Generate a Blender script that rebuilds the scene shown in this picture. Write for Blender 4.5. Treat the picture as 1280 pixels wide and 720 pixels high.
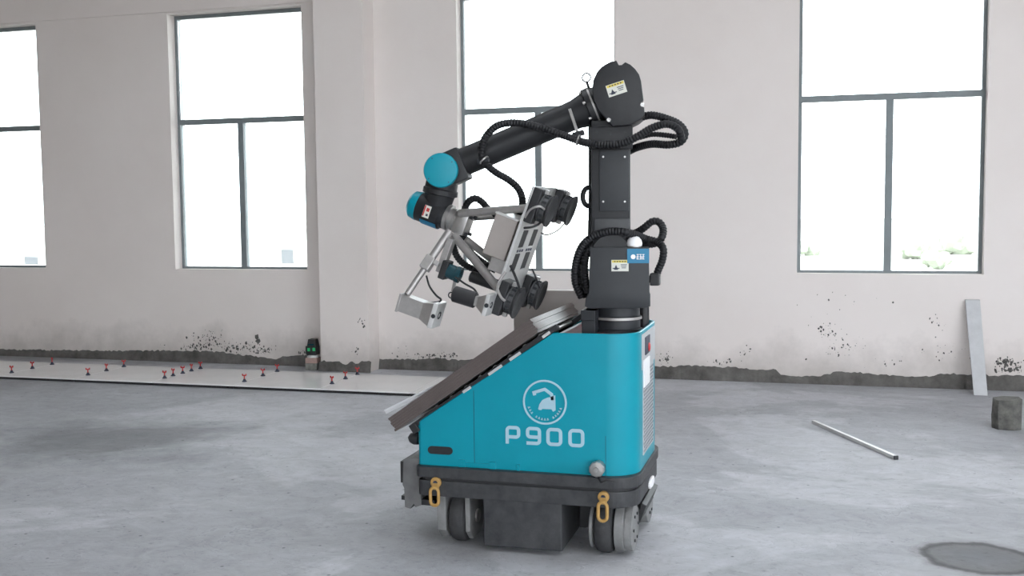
import bpy, bmesh, math, random
from mathutils import Vector, Matrix
random.seed(7)
for o in list(bpy.data.objects): bpy.data.objects.remove(o)
scene = bpy.context.scene
C = scene.collection

# ------------------------------------------------------------------ camera
FPX, YAW, PITCH, ROLL, CAMH = 1306.87, 0.2797, 0.0746, -0.0099, 1.5
def cam_axes():
    cy, sy = math.cos(YAW), math.sin(YAW)
    fwd = Vector((-sy, cy, 0)); right = Vector((cy, sy, 0)); up = Vector((0, 0, 1))
    cp, sp = math.cos(PITCH), math.sin(PITCH)
    f2 = fwd*cp - up*sp; u2 = up*cp + fwd*sp
    cr, sr = math.cos(ROLL), math.sin(ROLL)
    return right*cr + u2*sr, u2*cr - right*sr, f2
RV, UV, FV = cam_axes()
CAM = Vector((0, 0, CAMH))
cd = bpy.data.cameras.new('camera'); cd.sensor_width = 36; cd.lens = FPX/1280*36; cd.clip_end = 400
co = bpy.data.objects.new('camera', cd); C.objects.link(co)
co.matrix_world = Matrix(((RV.x, UV.x, -FV.x, CAM.x), (RV.y, UV.y, -FV.y, CAM.y), (RV.z, UV.z, -FV.z, CAM.z), (0, 0, 0, 1)))
scene.camera = co
def at(x, y, Y=None, Z=None):
    """point of the place at depth Y (or height Z) that the photograph shows at pixel x, y"""
    d = FV + RV*((x-640)/FPX) + UV*((360-y)/FPX)
    t = Y/d.y if Y is not None else (Z-CAMH)/d.z
    return CAM + d*t

# ------------------------------------------------------------------ sky and exposure
SKY = 8.0
w = bpy.data.worlds.new('sky'); scene.world = w; w.use_nodes = True
bg = w.node_tree.nodes['Background']; bg.inputs[0].default_value = (0.885, 0.94, 1.0, 1); bg.inputs[1].default_value = SKY
vs = scene.view_settings
vs.view_transform = 'Standard'; vs.look = 'None'; vs.gamma = 1; vs.use_curve_mapping = False; vs.exposure = 0.05

# ------------------------------------------------------------------ materials
def srgb(r, g, b):
    f = lambda c: (c/255/12.92) if c/255 <= .04045 else ((c/255+.055)/1.055)**2.4
    return (f(r), f(g), f(b))
def mat(name, col, rough=.5, metal=0, var=0.0, vscale=8, bump=0.0, bscale=60, spec=.5, emit=None, estr=0, col2=None):
    m = bpy.data.materials.new(name); m.use_nodes = True
    nt = m.node_tree; b = nt.nodes['Principled BSDF']
    b.inputs['Base Color'].default_value = (*col, 1); b.inputs['Roughness'].default_value = rough
    b.inputs['Metallic'].default_value = metal; b.inputs['Specular IOR Level'].default_value = spec
    tc = nt.nodes.new('ShaderNodeTexCoord')
    if var or col2:
        n = nt.nodes.new('ShaderNodeTexNoise'); n.inputs['Scale'].default_value = vscale; n.inputs['Detail'].default_value = 6
        n.inputs['Roughness'].default_value = .65
        nt.links.new(tc.outputs['Object'], n.inputs['Vector'])
        r = nt.nodes.new('ShaderNodeValToRGB')
        r.color_ramp.elements[0].position = .3; r.color_ramp.elements[1].position = .7
        c2 = col2 if col2 else tuple(min(1, c*(1+var)) for c in col)
        c1 = col if col2 else tuple(c*(1-var) for c in col)
        r.color_ramp.elements[0].color = (*c1, 1); r.color_ramp.elements[1].color = (*c2, 1)
        nt.links.new(n.outputs['Fac'], r.inputs['Fac']); nt.links.new(r.outputs['Color'], b.inputs['Base Color'])
    if bump:
        n2 = nt.nodes.new('ShaderNodeTexNoise'); n2.inputs['Scale'].default_value = bscale; n2.inputs['Detail'].default_value = 5
        nt.links.new(tc.outputs['Object'], n2.inputs['Vector'])
        bu = nt.nodes.new('ShaderNodeBump'); bu.inputs['Strength'].default_value = bump; bu.inputs['Distance'].default_value = .01
        nt.links.new(n2.outputs['Fac'], bu.inputs['Height']); nt.links.new(bu.outputs['Normal'], b.inputs['Normal'])
    if emit:
        b.inputs['Emission Color'].default_value = (*emit, 1); b.inputs['Emission Strength'].default_value = estr
    return m
M = {}
M['teal'] = mat('teal_paint', (.002, .27, .355), .36, var=.05, vscale=5, spec=.3)
M['dark'] = mat('charcoal_paint', (.032, .034, .038), .45, var=.22, vscale=9, bump=.05)
M['dark_plate'] = mat('grey_cover_paint', (.022, .0245, .0285), .5, spec=.42, var=.12, vscale=10)
M['arm'] = mat('arm_paint', (.018, .0185, .021), .5, spec=.4, var=.15, vscale=12, bump=.06, bscale=150)
M['chassis'] = mat('dusty_chassis_paint', (.024, .0255, .029), .55, col2=(.062, .063, .066), spec=.4, vscale=11, bump=.08)
M['black'] = mat('black_plastic', (.018, .018, .02), .5, var=.2)
M['suction'] = mat('grey_suction_body', (.07, .072, .076), .5, var=.2, vscale=20)
M['coupler'] = mat('grey_coupler_paint', (.13, .13, .13), .6, var=.2, vscale=15)
M['rubber'] = mat('grey_rubber_tyre', (.04, .04, .042), .8, var=.25, vscale=20, bump=.2)
M['hose'] = mat('hose_plastic', (.013, .013, .015), .5, var=.2, vscale=20, spec=.3)
M['steel'] = mat('brushed_steel', (.42, .41, .40), .38, .8, var=.12, vscale=30)
M['tube'] = mat('satin_aluminium_tube', (.40, .385, .375), .42, .55, var=.1, vscale=25)
M['alu'] = mat('pale_aluminium', (.62, .62, .61), .4, .35, var=.06, vscale=20)
M['taupe'] = mat('taupe_powder_coat', (.34, .305, .285), .5, var=.05)
M['grey_wheel'] = mat('dusty_grey_hub', (.20, .20, .20), .6, var=.25, vscale=14)
M['white'] = mat('white_plastic', (.85, .85, .86), .4)
M['logo'] = mat('pale_blue_print', (.36, .54, .63), .5)
M['brass'] = mat('yellow_shackle_paint', (.42, .25, .075), .5, .1, var=.2, vscale=40)
M['deck'] = mat('dusty_maroon_deck', (.20, .075, .085), .7, var=.15)
M['red'] = mat('red_plastic', (.50, .035, .035), .45)
M['slate'] = mat('tile_grey_brown', (.105, .085, .08), .3, var=.1, vscale=14, bump=.05)
M['glint_white'] = mat('tile_pale_edge', (.66, .67, .69), .4, var=.05)  # white that imitates the window's glint on the stack
M['frame'] = mat('window_frame_grey', (.19, .215, .225), .5, var=.1)
M['blue'] = mat('blue_label', (.02, .20, .36), .5)
M['sticker'] = mat('cream_sticker', (.70, .70, .64), .6)
M['yellow'] = mat('yellow_band', (.70, .58, .10), .6)
M['ink'] = mat('dark_ink', (.03, .035, .06), .6)
M['pink'] = mat('pinkish_brick', (.36, .25, .22), .9, var=.15, vscale=40, bump=.4)
M['greybrick'] = mat('grey_mortar_brick', (.20, .20, .18), .9, var=.25, vscale=30, bump=.4)
M['camteal'] = mat('dark_teal_lens', (.012, .05, .065), .25)
M['led'] = mat('green_led', (.02, .35, .12), .4, emit=(.05, .9, .3), estr=.12)
M['seam'] = mat('dark_teal_seam', (.004, .10, .14), .6)
M['mesh_grey'] = mat('grille_grey', (.42, .435, .45), .5, var=.06)
M['plank'] = mat('grey_board', (.50, .505, .515), .7, var=.08, vscale=10, bump=.1)
M['block'] = mat('rough_concrete', (.06, .06, .057), .95, col2=(.17, .165, .15), vscale=16, bump=.6, bscale=40)
M['mortar'] = mat('bare_mortar', (.06, .056, .052), .95, col2=(.155, .147, .138), vscale=6, bump=.5, bscale=50)
M['splat'] = mat('dried_mortar_splash', (.10, .095, .09), .95, var=.4, vscale=30)
M['bed'] = mat('shadow_black_mortar_bed', (.022, .022, .024), .9, var=.2)  # near black, so the colour carries the shadow below the tile edge
M['polished'] = mat('polished_grey_tile', (.82, .815, .81), .14, var=.05, vscale=3)
M['bounce_wall'] = mat('warm_bounce_render', (.50, .42, .36), .9, var=.06, vscale=2)
M['ceiling'] = mat('ceiling_plaster', (.60, .58, .56), .9, var=.04, vscale=2)
M['foliage'] = mat('pale_foliage', (.20, .235, .17), .9, var=.15, vscale=3)
M['ground'] = mat('dry_ground', (.50, .48, .43), .95, var=.1, vscale=.3)
M['pole'] = mat('weathered_post', (.30, .29, .27), .9)

def wall_mat():
    m = bpy.data.materials.new('white_plaster'); m.use_nodes = True; nt = m.node_tree; b = nt.nodes['Principled BSDF']
    L = nt.links.new; N = nt.nodes.new
    tc = N('ShaderNodeTexCoord')
    n = N('ShaderNodeTexNoise'); n.inputs['Scale'].default_value = .9; n.inputs['Detail'].default_value = 5; n.inputs['Roughness'].default_value = .6
    L(tc.outputs['Object'], n.inputs['Vector'])
    r = N('ShaderNodeValToRGB'); e = r.color_ramp.elements
    e[0].position = .3; e[0].color = (.735, .673, .642, 1); e[1].position = .7; e[1].color = (.785, .728, .70, 1)
    L(n.outputs['Fac'], r.inputs['Fac'])
    # grime that rises from the floor in irregular patches
    sx = N('ShaderNodeSeparateXYZ'); L(tc.outputs['Object'], sx.inputs[0])
    n3 = N('ShaderNodeTexNoise'); n3.inputs['Scale'].default_value = 2.2; n3.inputs['Detail'].default_value = 8; n3.inputs['Roughness'].default_value = .7
    L(tc.outputs['Object'], n3.inputs['Vector'])
    ma = N('ShaderNodeMath'); ma.operation = 'MULTIPLY_ADD'; L(n3.outputs['Fac'], ma.inputs[0]); ma.inputs[1].default_value = -.75; L(sx.outputs['Z'], ma.inputs[2])
    mr = N('ShaderNodeMapRange'); mr.inputs['From Min'].default_value = -.32; mr.inputs['From Max'].default_value = .02; mr.inputs['To Min'].default_value = .55; mr.inputs['To Max'].default_value = 0
    L(ma.outputs[0], mr.inputs['Value'])
    mx = N('ShaderNodeMix'); mx.data_type = 'RGBA'; L(mr.outputs[0], mx.inputs['Factor']); L(r.outputs['Color'], mx.inputs[6]); mx.inputs[7].default_value = (.34, .31, .285, 1)
    L(mx.outputs[2], b.inputs['Base Color'])
    b.inputs['Roughness'].default_value = .85
    n2 = N('ShaderNodeTexNoise'); n2.inputs['Scale'].default_value = 14; n2.inputs['Detail'].default_value = 6; L(tc.outputs['Object'], n2.inputs['Vector'])
    bu = N('ShaderNodeBump'); bu.inputs['Strength'].default_value = .12; bu.inputs['Distance'].default_value = .01; L(n2.outputs['Fac'], bu.inputs['Height']); L(bu.outputs['Normal'], b.inputs['Normal'])
    return m
M['wall'] = wall_mat()

def floor_mat():
    m = bpy.data.materials.new('trowelled_concrete'); m.use_nodes = True; nt = m.node_tree; b = nt.nodes['Principled BSDF']
    L = nt.links.new; N = nt.nodes.new
    tc = N('ShaderNodeTexCoord')
    def noise(scale, detail, rough, sc=(1, 1, 1), dist=0):
        mp = N('ShaderNodeMapping'); mp.inputs['Scale'].default_value = sc; L(tc.outputs['Object'], mp.inputs['Vector'])
        n = N('ShaderNodeTexNoise'); n.inputs['Scale'].default_value = scale; n.inputs['Detail'].default_value = detail; n.inputs['Roughness'].default_value = rough; n.inputs['Distortion'].default_value = dist
        L(mp.outputs[0], n.inputs['Vector']); return n
    n1 = noise(.45, 7, .6, (1, 1, 1), .5)
    r1 = N('ShaderNodeValToRGB'); e = r1.color_ramp.elements
    e[0].position = .33; e[0].color = (.32, .324, .337, 1); e[1].position = .68; e[1].color = (.52, .526, .546, 1)
    q = e.new(.50); q.color = (.385, .39, .406, 1); q = e.new(.525); q.color = (.455, .461, .48, 1)
    L(n1.outputs['Fac'], r1.inputs['Fac'])
    n2 = noise(5.5, 9, .72, (1, 1.25, 1), .9)
    r2 = N('ShaderNodeValToRGB'); e = r2.color_ramp.elements
    e[0].position = .3; e[0].color = (.82, .82, .82, 1); e[1].position = .7; e[1].color = (1.13, 1.13, 1.14, 1)
    L(n2.outputs['Fac'], r2.inputs['Fac'])
    n5 = noise(28, 6, .7, (.7, 1, 1), .3)
    r5 = N('ShaderNodeValToRGB'); e = r5.color_ramp.elements
    e[0].position = .26; e[0].color = (.62, .62, .62, 1); e[1].position = .42; e[1].color = (1, 1, 1, 1)
    L(n5.outputs['Fac'], r5.inputs['Fac'])
    n6 = noise(2.1, 5, .6, (1, 1.4, 1), 1.2)
    r6 = N('ShaderNodeValToRGB'); e = r6.color_ramp.elements; r6.color_ramp.interpolation = 'LINEAR'
    e[0].position = .44; e[0].color = (1, 1, 1, 1); e[1].position = .475; e[1].color = (1, 1, 1, 1)
    for p_, v in ((.452, 1.0), (.456, 1.22), (.460, .80), (.466, .93), (.56, 1.0), (.566, .82), (.572, 1.12), (.58, 1.0)):
        q = e.new(p_); q.color = (v, v, v*1.01, 1)
    L(n6.outputs['Fac'], r6.inputs['Fac'])
    vo = N('ShaderNodeTexVoronoi'); vo.inputs['Scale'].default_value = 7; vo.inputs['Randomness'].default_value = 1; L(tc.outputs['Object'], vo.inputs['Vector'])
    r7 = N('ShaderNodeValToRGB'); e = r7.color_ramp.elements
    e[0].position = .035; e[0].color = (.45, .45, .45, 1); e[1].position = .07; e[1].color = (1, 1, 1, 1)
    L(vo.outputs['Distance'], r7.inputs['Fac'])
    mu6 = N('ShaderNodeMix'); mu6.data_type = 'RGBA'; mu6.blend_type = 'MULTIPLY'; mu6.inputs['Factor'].default_value = 1
    L(r6.outputs['Color'], mu6.inputs[6]); L(r7.outputs['Color'], mu6.inputs[7])
    mu0 = N('ShaderNodeMix'); mu0.data_type = 'RGBA'; mu0.blend_type = 'MULTIPLY'; mu0.inputs['Factor'].default_value = 1
    L(r2.outputs['Color'], mu0.inputs[6]); L(r5.outputs['Color'], mu0.inputs[7])
    mu = N('ShaderNodeMix'); mu.data_type = 'RGBA'; mu.blend_type = 'MULTIPLY'; mu.inputs['Factor'].default_value = 1
    mu7 = N('ShaderNodeMix'); mu7.data_type = 'RGBA'; mu7.blend_type = 'MULTIPLY'; mu7.inputs['Factor'].default_value = 1
    L(mu0.outputs[2], mu7.inputs[6]); L(mu6.outputs[2], mu7.inputs[7])
    L(r1.outputs['Color'], mu.inputs[6]); L(mu7.outputs[2], mu.inputs[7])
    # round repaired patch
    sx = N('ShaderNodeSeparateXYZ'); L(tc.outputs['Object'], sx.inputs[0])
    def dist(cx, cy, rx, ry, nscale, namt):
        a = N('ShaderNodeVectorMath'); a.operation = 'SUBTRACT'; L(tc.outputs['Object'], a.inputs[0]); a.inputs[1].default_value = (cx, cy, 0)
        d = N('ShaderNodeVectorMath'); d.operation = 'DIVIDE'; L(a.outputs[0], d.inputs[0]); d.inputs[1].default_value = (rx, ry, 1)
        l = N('ShaderNodeVectorMath'); l.operation = 'LENGTH'; L(d.outputs[0], l.inputs[0])
        nn = noise(nscale, 4, .6)
        s = N('ShaderNodeMath'); s.operation = 'MULTIPLY_ADD'; L(nn.outputs['Fac'], s.inputs[0]); s.inputs[1].default_value = namt; L(l.outputs['Value'], s.inputs[2]); return s
    pd = dist(.70, 4.74, .235, .21, 7, .35)
    pr = N('ShaderNodeValToRGB'); e = pr.color_ramp.elements
    e[0].position = .0; e[0].color = (.46, .47, .48, 1); e[1].position = 1.0; e[1].color = (1, 1, 1, 1)
    for p_, v in ((.68, .47), (.78, .24), (.83, .36), (.88, .82)):
        q = e.new(p_ - .0); q.color = (v, v*.98, v*.96, 1)
    sc_ = N('ShaderNodeMath'); sc_.operation = 'MULTIPLY'; L(pd.outputs[0], sc_.inputs[0]); sc_.inputs[1].default_value = .72
    L(sc_.outputs[0], pr.inputs['Fac'])
    mu2 = N('ShaderNodeMix'); mu2.data_type = 'RGBA'; mu2.blend_type = 'MULTIPLY'; mu2.inputs['Factor'].default_value = 1
    L(mu.outputs[2], mu2.inputs[6]); L(pr.outputs['Color'], mu2.inputs[7])
    # damp darker area on the far left of the slab
    dd = dist(-4.5, 5.9, 1.25, .95, 1.6, 1.3)
    dr = N('ShaderNodeMapRange'); dr.inputs['From Min'].default_value = .95; dr.inputs['From Max'].default_value = 1.5; dr.inputs['To Min'].default_value = .62; dr.inputs['To Max'].default_value = 1
    L(dd.outputs[0], dr.inputs['Value'])
    mu3 = N('ShaderNodeVectorMath'); mu3.operation = 'SCALE'; L(mu2.outputs[2], mu3.inputs[0]); L(dr.outputs[0], mu3.inputs['Scale'])
    L(mu3.outputs[0], b.inputs['Base Color'])
    rr = N('ShaderNodeMapRange'); rr.inputs['To Min'].default_value = .55; rr.inputs['To Max'].default_value = .8
    L(n2.outputs['Fac'], rr.inputs['Value']); L(rr.outputs[0], b.inputs['Roughness'])
    b.inputs['Specular IOR Level'].default_value = .16
    n4 = noise(14, 8, .7, (1, 1.2, 1))
    bu = N('ShaderNodeBump'); bu.inputs['Strength'].default_value = .25; bu.inputs['Distance'].default_value = .012; L(n4.outputs['Fac'], bu.inputs['Height']); L(bu.outputs['Normal'], b.inputs['Normal'])
    return m
M['floor'] = floor_mat()

def glass_mat():
    m = bpy.data.materials.new('window_glass'); m.use_nodes = True; nt = m.node_tree
    for n in list(nt.nodes): nt.nodes.remove(n)
    o = nt.nodes.new('ShaderNodeOutputMaterial'); t = nt.nodes.new('ShaderNodeBsdfTransparent'); t.inputs[0].default_value = (.95, .97, .96, 1)
    g = nt.nodes.new('ShaderNodeBsdfGlossy'); g.inputs['Roughness'].default_value = .02
    f = nt.nodes.new('ShaderNodeFresnel'); f.inputs[0].default_value = 1.45
    x = nt.nodes.new('ShaderNodeMixShader')
    nt.links.new(f.outputs[0], x.inputs[0]); nt.links.new(t.outputs[0], x.inputs[1]); nt.links.new(g.outputs[0], x.inputs[2]); nt.links.new(x.outputs[0], o.inputs[0])
    return m
M['glass'] = glass_mat()
def film_mat():
    m = bpy.data.materials.new('translucent_paper'); m.use_nodes = True; nt = m.node_tree
    for n in list(nt.nodes): nt.nodes.remove(n)
    o = nt.nodes.new('ShaderNodeOutputMaterial'); t = nt.nodes.new('ShaderNodeBsdfTranslucent'); t.inputs[0].default_value = (.54, .55, .565, 1)
    nt.links.new(t.outputs[0], o.inputs[0]); return m
M['film'] = film_mat()

# ------------------------------------------------------------------ mesh helpers
def new(): return bmesh.new()
def box(bm, c, s, rot=None, bevel=0):
    r = bmesh.ops.create_cube(bm, size=1); vs_ = r['verts']
    m = Matrix.Diagonal((*s, 1))
    if rot is not None: m = rot.to_4x4() @ m
    m = Matrix.Translation(c) @ m
    bmesh.ops.transform(bm, matrix=m, verts=vs_)
    if bevel:
        es = list({e for v in vs_ for e in v.link_edges})
        bmesh.ops.bevel(bm, geom=es, offset=bevel, segments=2, profile=.6, affect='EDGES')
def bx(bm, x0, x1, y0, y1, z0, z1, bevel=0):
    box(bm, ((x0+x1)/2, (y0+y1)/2, (z0+z1)/2), (x1-x0, y1-y0, z1-z0), None, bevel)
def frame_of(d):
    d = Vector(d).normalized(); a = Vector((0, 1, 0)) if abs(d.y) < .9 else Vector((1, 0, 0))
    u = d.cross(a).normalized(); return u, d.cross(u).normalized(), d
def lathe(bm, p0, d, prof, seg=24, cap=True):
    """prof: list of (distance along d, radius)"""
    u, v, d = frame_of(d); p0 = Vector(p0); rings = []
    for s, r in prof:
        rings.append([bm.verts.new(p0 + d*s + (u*math.cos(2*math.pi*k/seg) + v*math.sin(2*math.pi*k/seg))*max(r, 1e-4)) for k in range(seg)])
    for a, b in zip(rings, rings[1:]):
        for k in range(seg): bm.faces.new((a[k], a[(k+1) % seg], b[(k+1) % seg], b[k]))
    if cap: bm.faces.new(rings[0][::-1]); bm.faces.new(rings[-1])
def cyl(bm, p0, p1, r, r1=None, seg=20, ch=.0):
    p0, p1 = Vector(p0), Vector(p1); L = (p1-p0).length; r1 = r if r1 is None else r1
    prof = [(0, r), (L, r1)] if not ch else [(0, r-ch), (ch, r), (L-ch, r1), (L, r1-ch)]
    lathe(bm, p0, p1-p0, prof, seg)
def spline(pts, n=8):
    P = [Vector(p) for p in pts]; P = [P[0]*2-P[1]] + P + [P[-1]*2-P[-2]]; out = []
    for i in range(1, len(P)-2):
        for k in range(n):
            t = k/n; a, b, c, d = P[i-1], P[i], P[i+1], P[i+2]
            out.append(.5*((2*b) + (c-a)*t + (2*a-5*b+4*c-d)*t*t + (3*b-a-3*c+d)*t**3))
    out.append(P[-2]); return out
def resample(pts, step):
    out = [pts[0]]; acc = 0
    for a, b in zip(pts, pts[1:]):
        L = (b-a).length
        if L < 1e-9: continue
        s = step-acc
        while s <= L: out.append(a.lerp(b, s/L)); s += step
        acc = (acc+L) % step
    out.append(pts[-1]); return out
def tube(bm, pts, r, seg=10, corr=0, closed=False):
    """sweep a circle along pts; corr>0 makes corrugated rings"""
    P = [Vector(p) for p in pts]; n = len(P)
    t0 = (P[1]-P[0]).normalized(); u, v, _ = frame_of(t0); rings = []
    for i in range(n):
        t = (P[(i+1) % n]-P[i-1]) if closed else (P[min(i+1, n-1)]-P[max(i-1, 0)])
        t = t.normalized() if t.length > 1e-9 else t0
        u = (u - t*u.dot(t)).normalized(); v = t.cross(u)
        rr = r + (corr if i % 2 else -corr)
        rings.append([bm.verts.new(P[i] + (u*math.cos(2*math.pi*k/seg) + v*math.sin(2*math.pi*k/seg))*rr) for k in range(seg)])
    pairs = list(zip(rings, rings[1:])) + ([(rings[-1], rings[0])] if closed else [])
    for a, b in pairs:
        for k in range(seg): bm.faces.new((a[k], a[(k+1) % seg], b[(k+1) % seg], b[k]))
    if not closed: bm.faces.new(rings[0][::-1]); bm.faces.new(rings[-1])
def prism(bm, poly, ext, bevel=0):
    """poly: 3-D points of one face, ext: extrusion vector"""
    ext = Vector(ext); a = [bm.verts.new(Vector(p)) for p in poly]; b = [bm.verts.new(Vector(p)+ext) for p in poly]; n = len(a)
    fs = [bm.faces.new(a), bm.faces.new(b[::-1])]
    for k in range(n): fs.append(bm.faces.new((a[k], b[k], b[(k+1) % n], a[(k+1) % n])))
    bmesh.ops.recalc_face_normals(bm, faces=fs)
    if bevel:
        es = list({e for f in fs[:2] for e in f.edges})
        bmesh.ops.bevel(bm, geom=es, offset=bevel, segments=2, profile=.6, affect='EDGES')
def ring_pts(c, u, v, r, n=24, ru=1, rv=1):
    return [Vector(c) + Vector(u)*r*ru*math.cos(2*math.pi*k/n) + Vector(v)*r*rv*math.sin(2*math.pi*k/n) for k in range(n)]

def world_loc(o):
    p = Vector((0, 0, 0))
    while o is not None: p += o.location; o = o.parent
    return p
def obj(name, bm, m, parent=None, smooth=False, origin=None):
    bmesh.ops.recalc_face_normals(bm, faces=bm.faces[:])
    vv = [v.co for v in bm.verts]
    if origin is None:
        lo = [min(c[i] for c in vv) for i in range(3)]; hi = [max(c[i] for c in vv) for i in range(3)]
        origin = Vector(((lo[0]+hi[0])/2, (lo[1]+hi[1])/2, lo[2]))
    origin = Vector(origin)
    bmesh.ops.translate(bm, vec=-origin, verts=bm.verts[:])
    me = bpy.data.meshes.new(name); bm.to_mesh(me); bm.free()
    me.materials.append(M[m] if isinstance(m, str) else m)
    if smooth:
        for p in me.polygons: p.use_smooth = True
        try: me.set_sharp_from_angle(angle=math.radians(35))
        except Exception: pass
    o = bpy.data.objects.new(name, me); C.objects.link(o)
    o.location = origin - (world_loc(parent) if parent else Vector((0, 0, 0)))
    if parent: o.parent = parent
    return o
def tag(o, label, cat, group=None):
    o['label'] = label; o['category'] = cat
    if group: o['group'] = group
    return o
def thing(name, loc, label, cat, group=None):
    o = bpy.data.objects.new(name, None); o.empty_display_size = .1; C.objects.link(o); o.location = loc
    return tag(o, label, cat, group)
def struct(o, label=None):
    o['kind'] = 'structure'
    if label: o['label'] = label
    return o
V = Vector

# ================================================================== the setting
WY, WX, SP, WW = 9.1686, -2.4075, 3.0172, 1.4605        # wall plane, third window centre, spacing, window width
ZS, ZB, ZT, REV, TH = .9384, 2.4087, 3.4615, .12, .25
XL, XR, YB, ZC = -13.2, 8.2, -9.0, 6.4
bm = new()
v = [bm.verts.new(p) for p in ((XL-.3, YB, 0), (XR+.3, YB, 0), (XR+.3, WY+TH, 0), (XL-.3, WY+TH, 0))]; bm.faces.new(v)
v2 = [bm.verts.new(p) for p in ((XL-.3, YB, -.2), (XR+.3, YB, -.2), (XR+.3, WY+TH, -.2), (XL-.3, WY+TH, -.2))]; bm.faces.new(v2[::-1])
for k in range(4): bm.faces.new((v[k], v2[k], v2[(k+1) % 4], v[(k+1) % 4]))
floor = struct(obj('floor', bm, 'floor', origin=(0, 0, 0)), 'scuffed grey trowelled concrete floor with damp patches')

wins = [WX+SP*k for k in range(-3, 4)]
bm = new(); xs = XL-.3
bx(bm, XL-.3, XR+.3, WY, WY+TH, 0, ZS); bx(bm, XL-.3, XR+.3, WY, WY+TH, ZT, ZC)
for c in wins:
    bx(bm, xs, c-WW/2, WY, WY+TH, ZS, ZT); xs = c+WW/2
bx(bm, xs, XR+.3, WY, WY+TH, ZS, ZT)
wall_back = struct(obj('wall_back', bm, 'wall', origin=(0, 0, 0)), 'white plastered back wall with tall windows')
bm = new(); bx(bm, XL-.3, XR+.3, WY-.016, WY+.0, ZT+.02, ZC)
struct(obj('trim_1', bm, 'wall', origin=(0, 0, 0)), 'plastered lintel beam above the windows')
PX0, PX1, PY = -4.452, -3.955, 8.93
bm = new(); bx(bm, PX0, PX1, PY, WY, 0, ZC, .004)
struct(obj('trim_2', bm, 'wall', origin=(0, 0, 0)), 'square plastered pilaster between the windows')
bm = new(); bx(bm, XL-.3, XL, YB, WY, 0, ZC)
struct(obj('wall_left', bm, 'bounce_wall', origin=(0, 0, 0)))  # unseen wall, browned to throw warm bounce onto the back wall
bm = new(); bx(bm, XL-.3, 3.6, YB-.3, 4.7, ZC, ZC+.25); bx(bm, 6.6, XR+.3, YB-.3, 4.7, ZC, ZC+.25); bx(bm, 3.6, 6.6, 2.4, 4.7, ZC, ZC+.25); bx(bm, 3.6, 6.6, YB-.3, -2.4, ZC, ZC+.25)
bx(bm, XL-.3, XR+.3, 5.5, WY+TH, ZC, ZC+.25); bx(bm, XL-.3, -4.5, 4.7, 5.5, ZC, ZC+.25); bx(bm, 4.5, XR+.3, 4.7, 5.5, ZC, ZC+.25)   # unseen openings invented to let in daylight; ceiling height set for the same
struct(obj('ceiling', bm, 'ceiling', origin=(0, 0, 0)))
# unseen sides of the unfinished hall: columns and beam, openings sized to add daylight
bm = new(); bx(bm, XR, XR+.3, YB, WY, 3.4, ZC); bx(bm, XR, XR+.3, YB, WY, 0, .94)
bx(bm, XR, XR+.3, 3.6, WY, 0, 6.0)
for y in (-8.7, -2.7): bx(bm, XR, XR+.3, y-.25, y+.25, 0, 6.0)
struct(obj('wall_right', bm, 'wall', origin=(0, 0, 0)))
bm = new(); bx(bm, XL, XR, YB-.3, YB, 4.4, ZC); bx(bm, XL, -1.0, YB-.3, YB, 0, 6.0)
for x in (-4.2, 1.8): bx(bm, x-.25, x+.25, YB-.3, YB, 0, 6.0)
struct(obj('wall_front', bm, 'wall', origin=(0, 0, 0)))

# windows: frame, transom, mullion, three panes
for i, c in enumerate(wins):
    x0, x1 = c-WW/2, c+WW/2; y0, y1 = WY+REV, WY+REV+.055; fw = .028; mc = c+{1: -.04, 2: -.022}.get(i, 0)
    bm = new()
    bx(bm, x0, x0+fw, y0, y1, ZS, ZT); bx(bm, x1-fw, x1, y0, y1, ZS, ZT)
    bx(bm, x0+fw, x1-fw, y0, y1, ZS, ZS+.022); bx(bm, x0+fw, x1-fw, y0, y1, ZT-.035, ZT)
    wf = struct(obj('window_%d' % (i+1), bm, 'frame', origin=(c, y0, ZS)), 'dark grey aluminium window frame')
    bm = new(); bx(bm, x0+fw, x1-fw, y0-.004, y1+.004, ZB-.026, ZB+.026); obj('transom', bm, 'frame', wf)
    bm = new(); bx(bm, mc-.03, mc+.03, y0-.003, y1+.003, ZS+.022, ZB-.026); obj('mullion', bm, 'frame', wf)
    for a, b, z0, z1 in ((x0+fw, mc-.03, ZS+.022, ZB-.026), (mc+.03, x1-fw, ZS+.022, ZB-.026), (x0+fw, x1-fw, ZB+.026, ZT-.035)):
        bm = new(); bx(bm, a, b, y0+.022, y0+.028, z0, z1); obj('pane', bm, 'glass', wf)
    if i in (1, 2):
        p, q = ((at(29, 321, WY+REV), at(46, 331, WY+REV)), (at(350.5, 312, WY+REV), at(366, 330, WY+REV)))[i-1]
        bm = new(); bx(bm, p.x, q.x, y0+.018, y0+.020, q.z, p.z); s = obj('paper_sticker', bm, 'film', wf); s['label'] = 'pale paper sticker on the pane'

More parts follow.
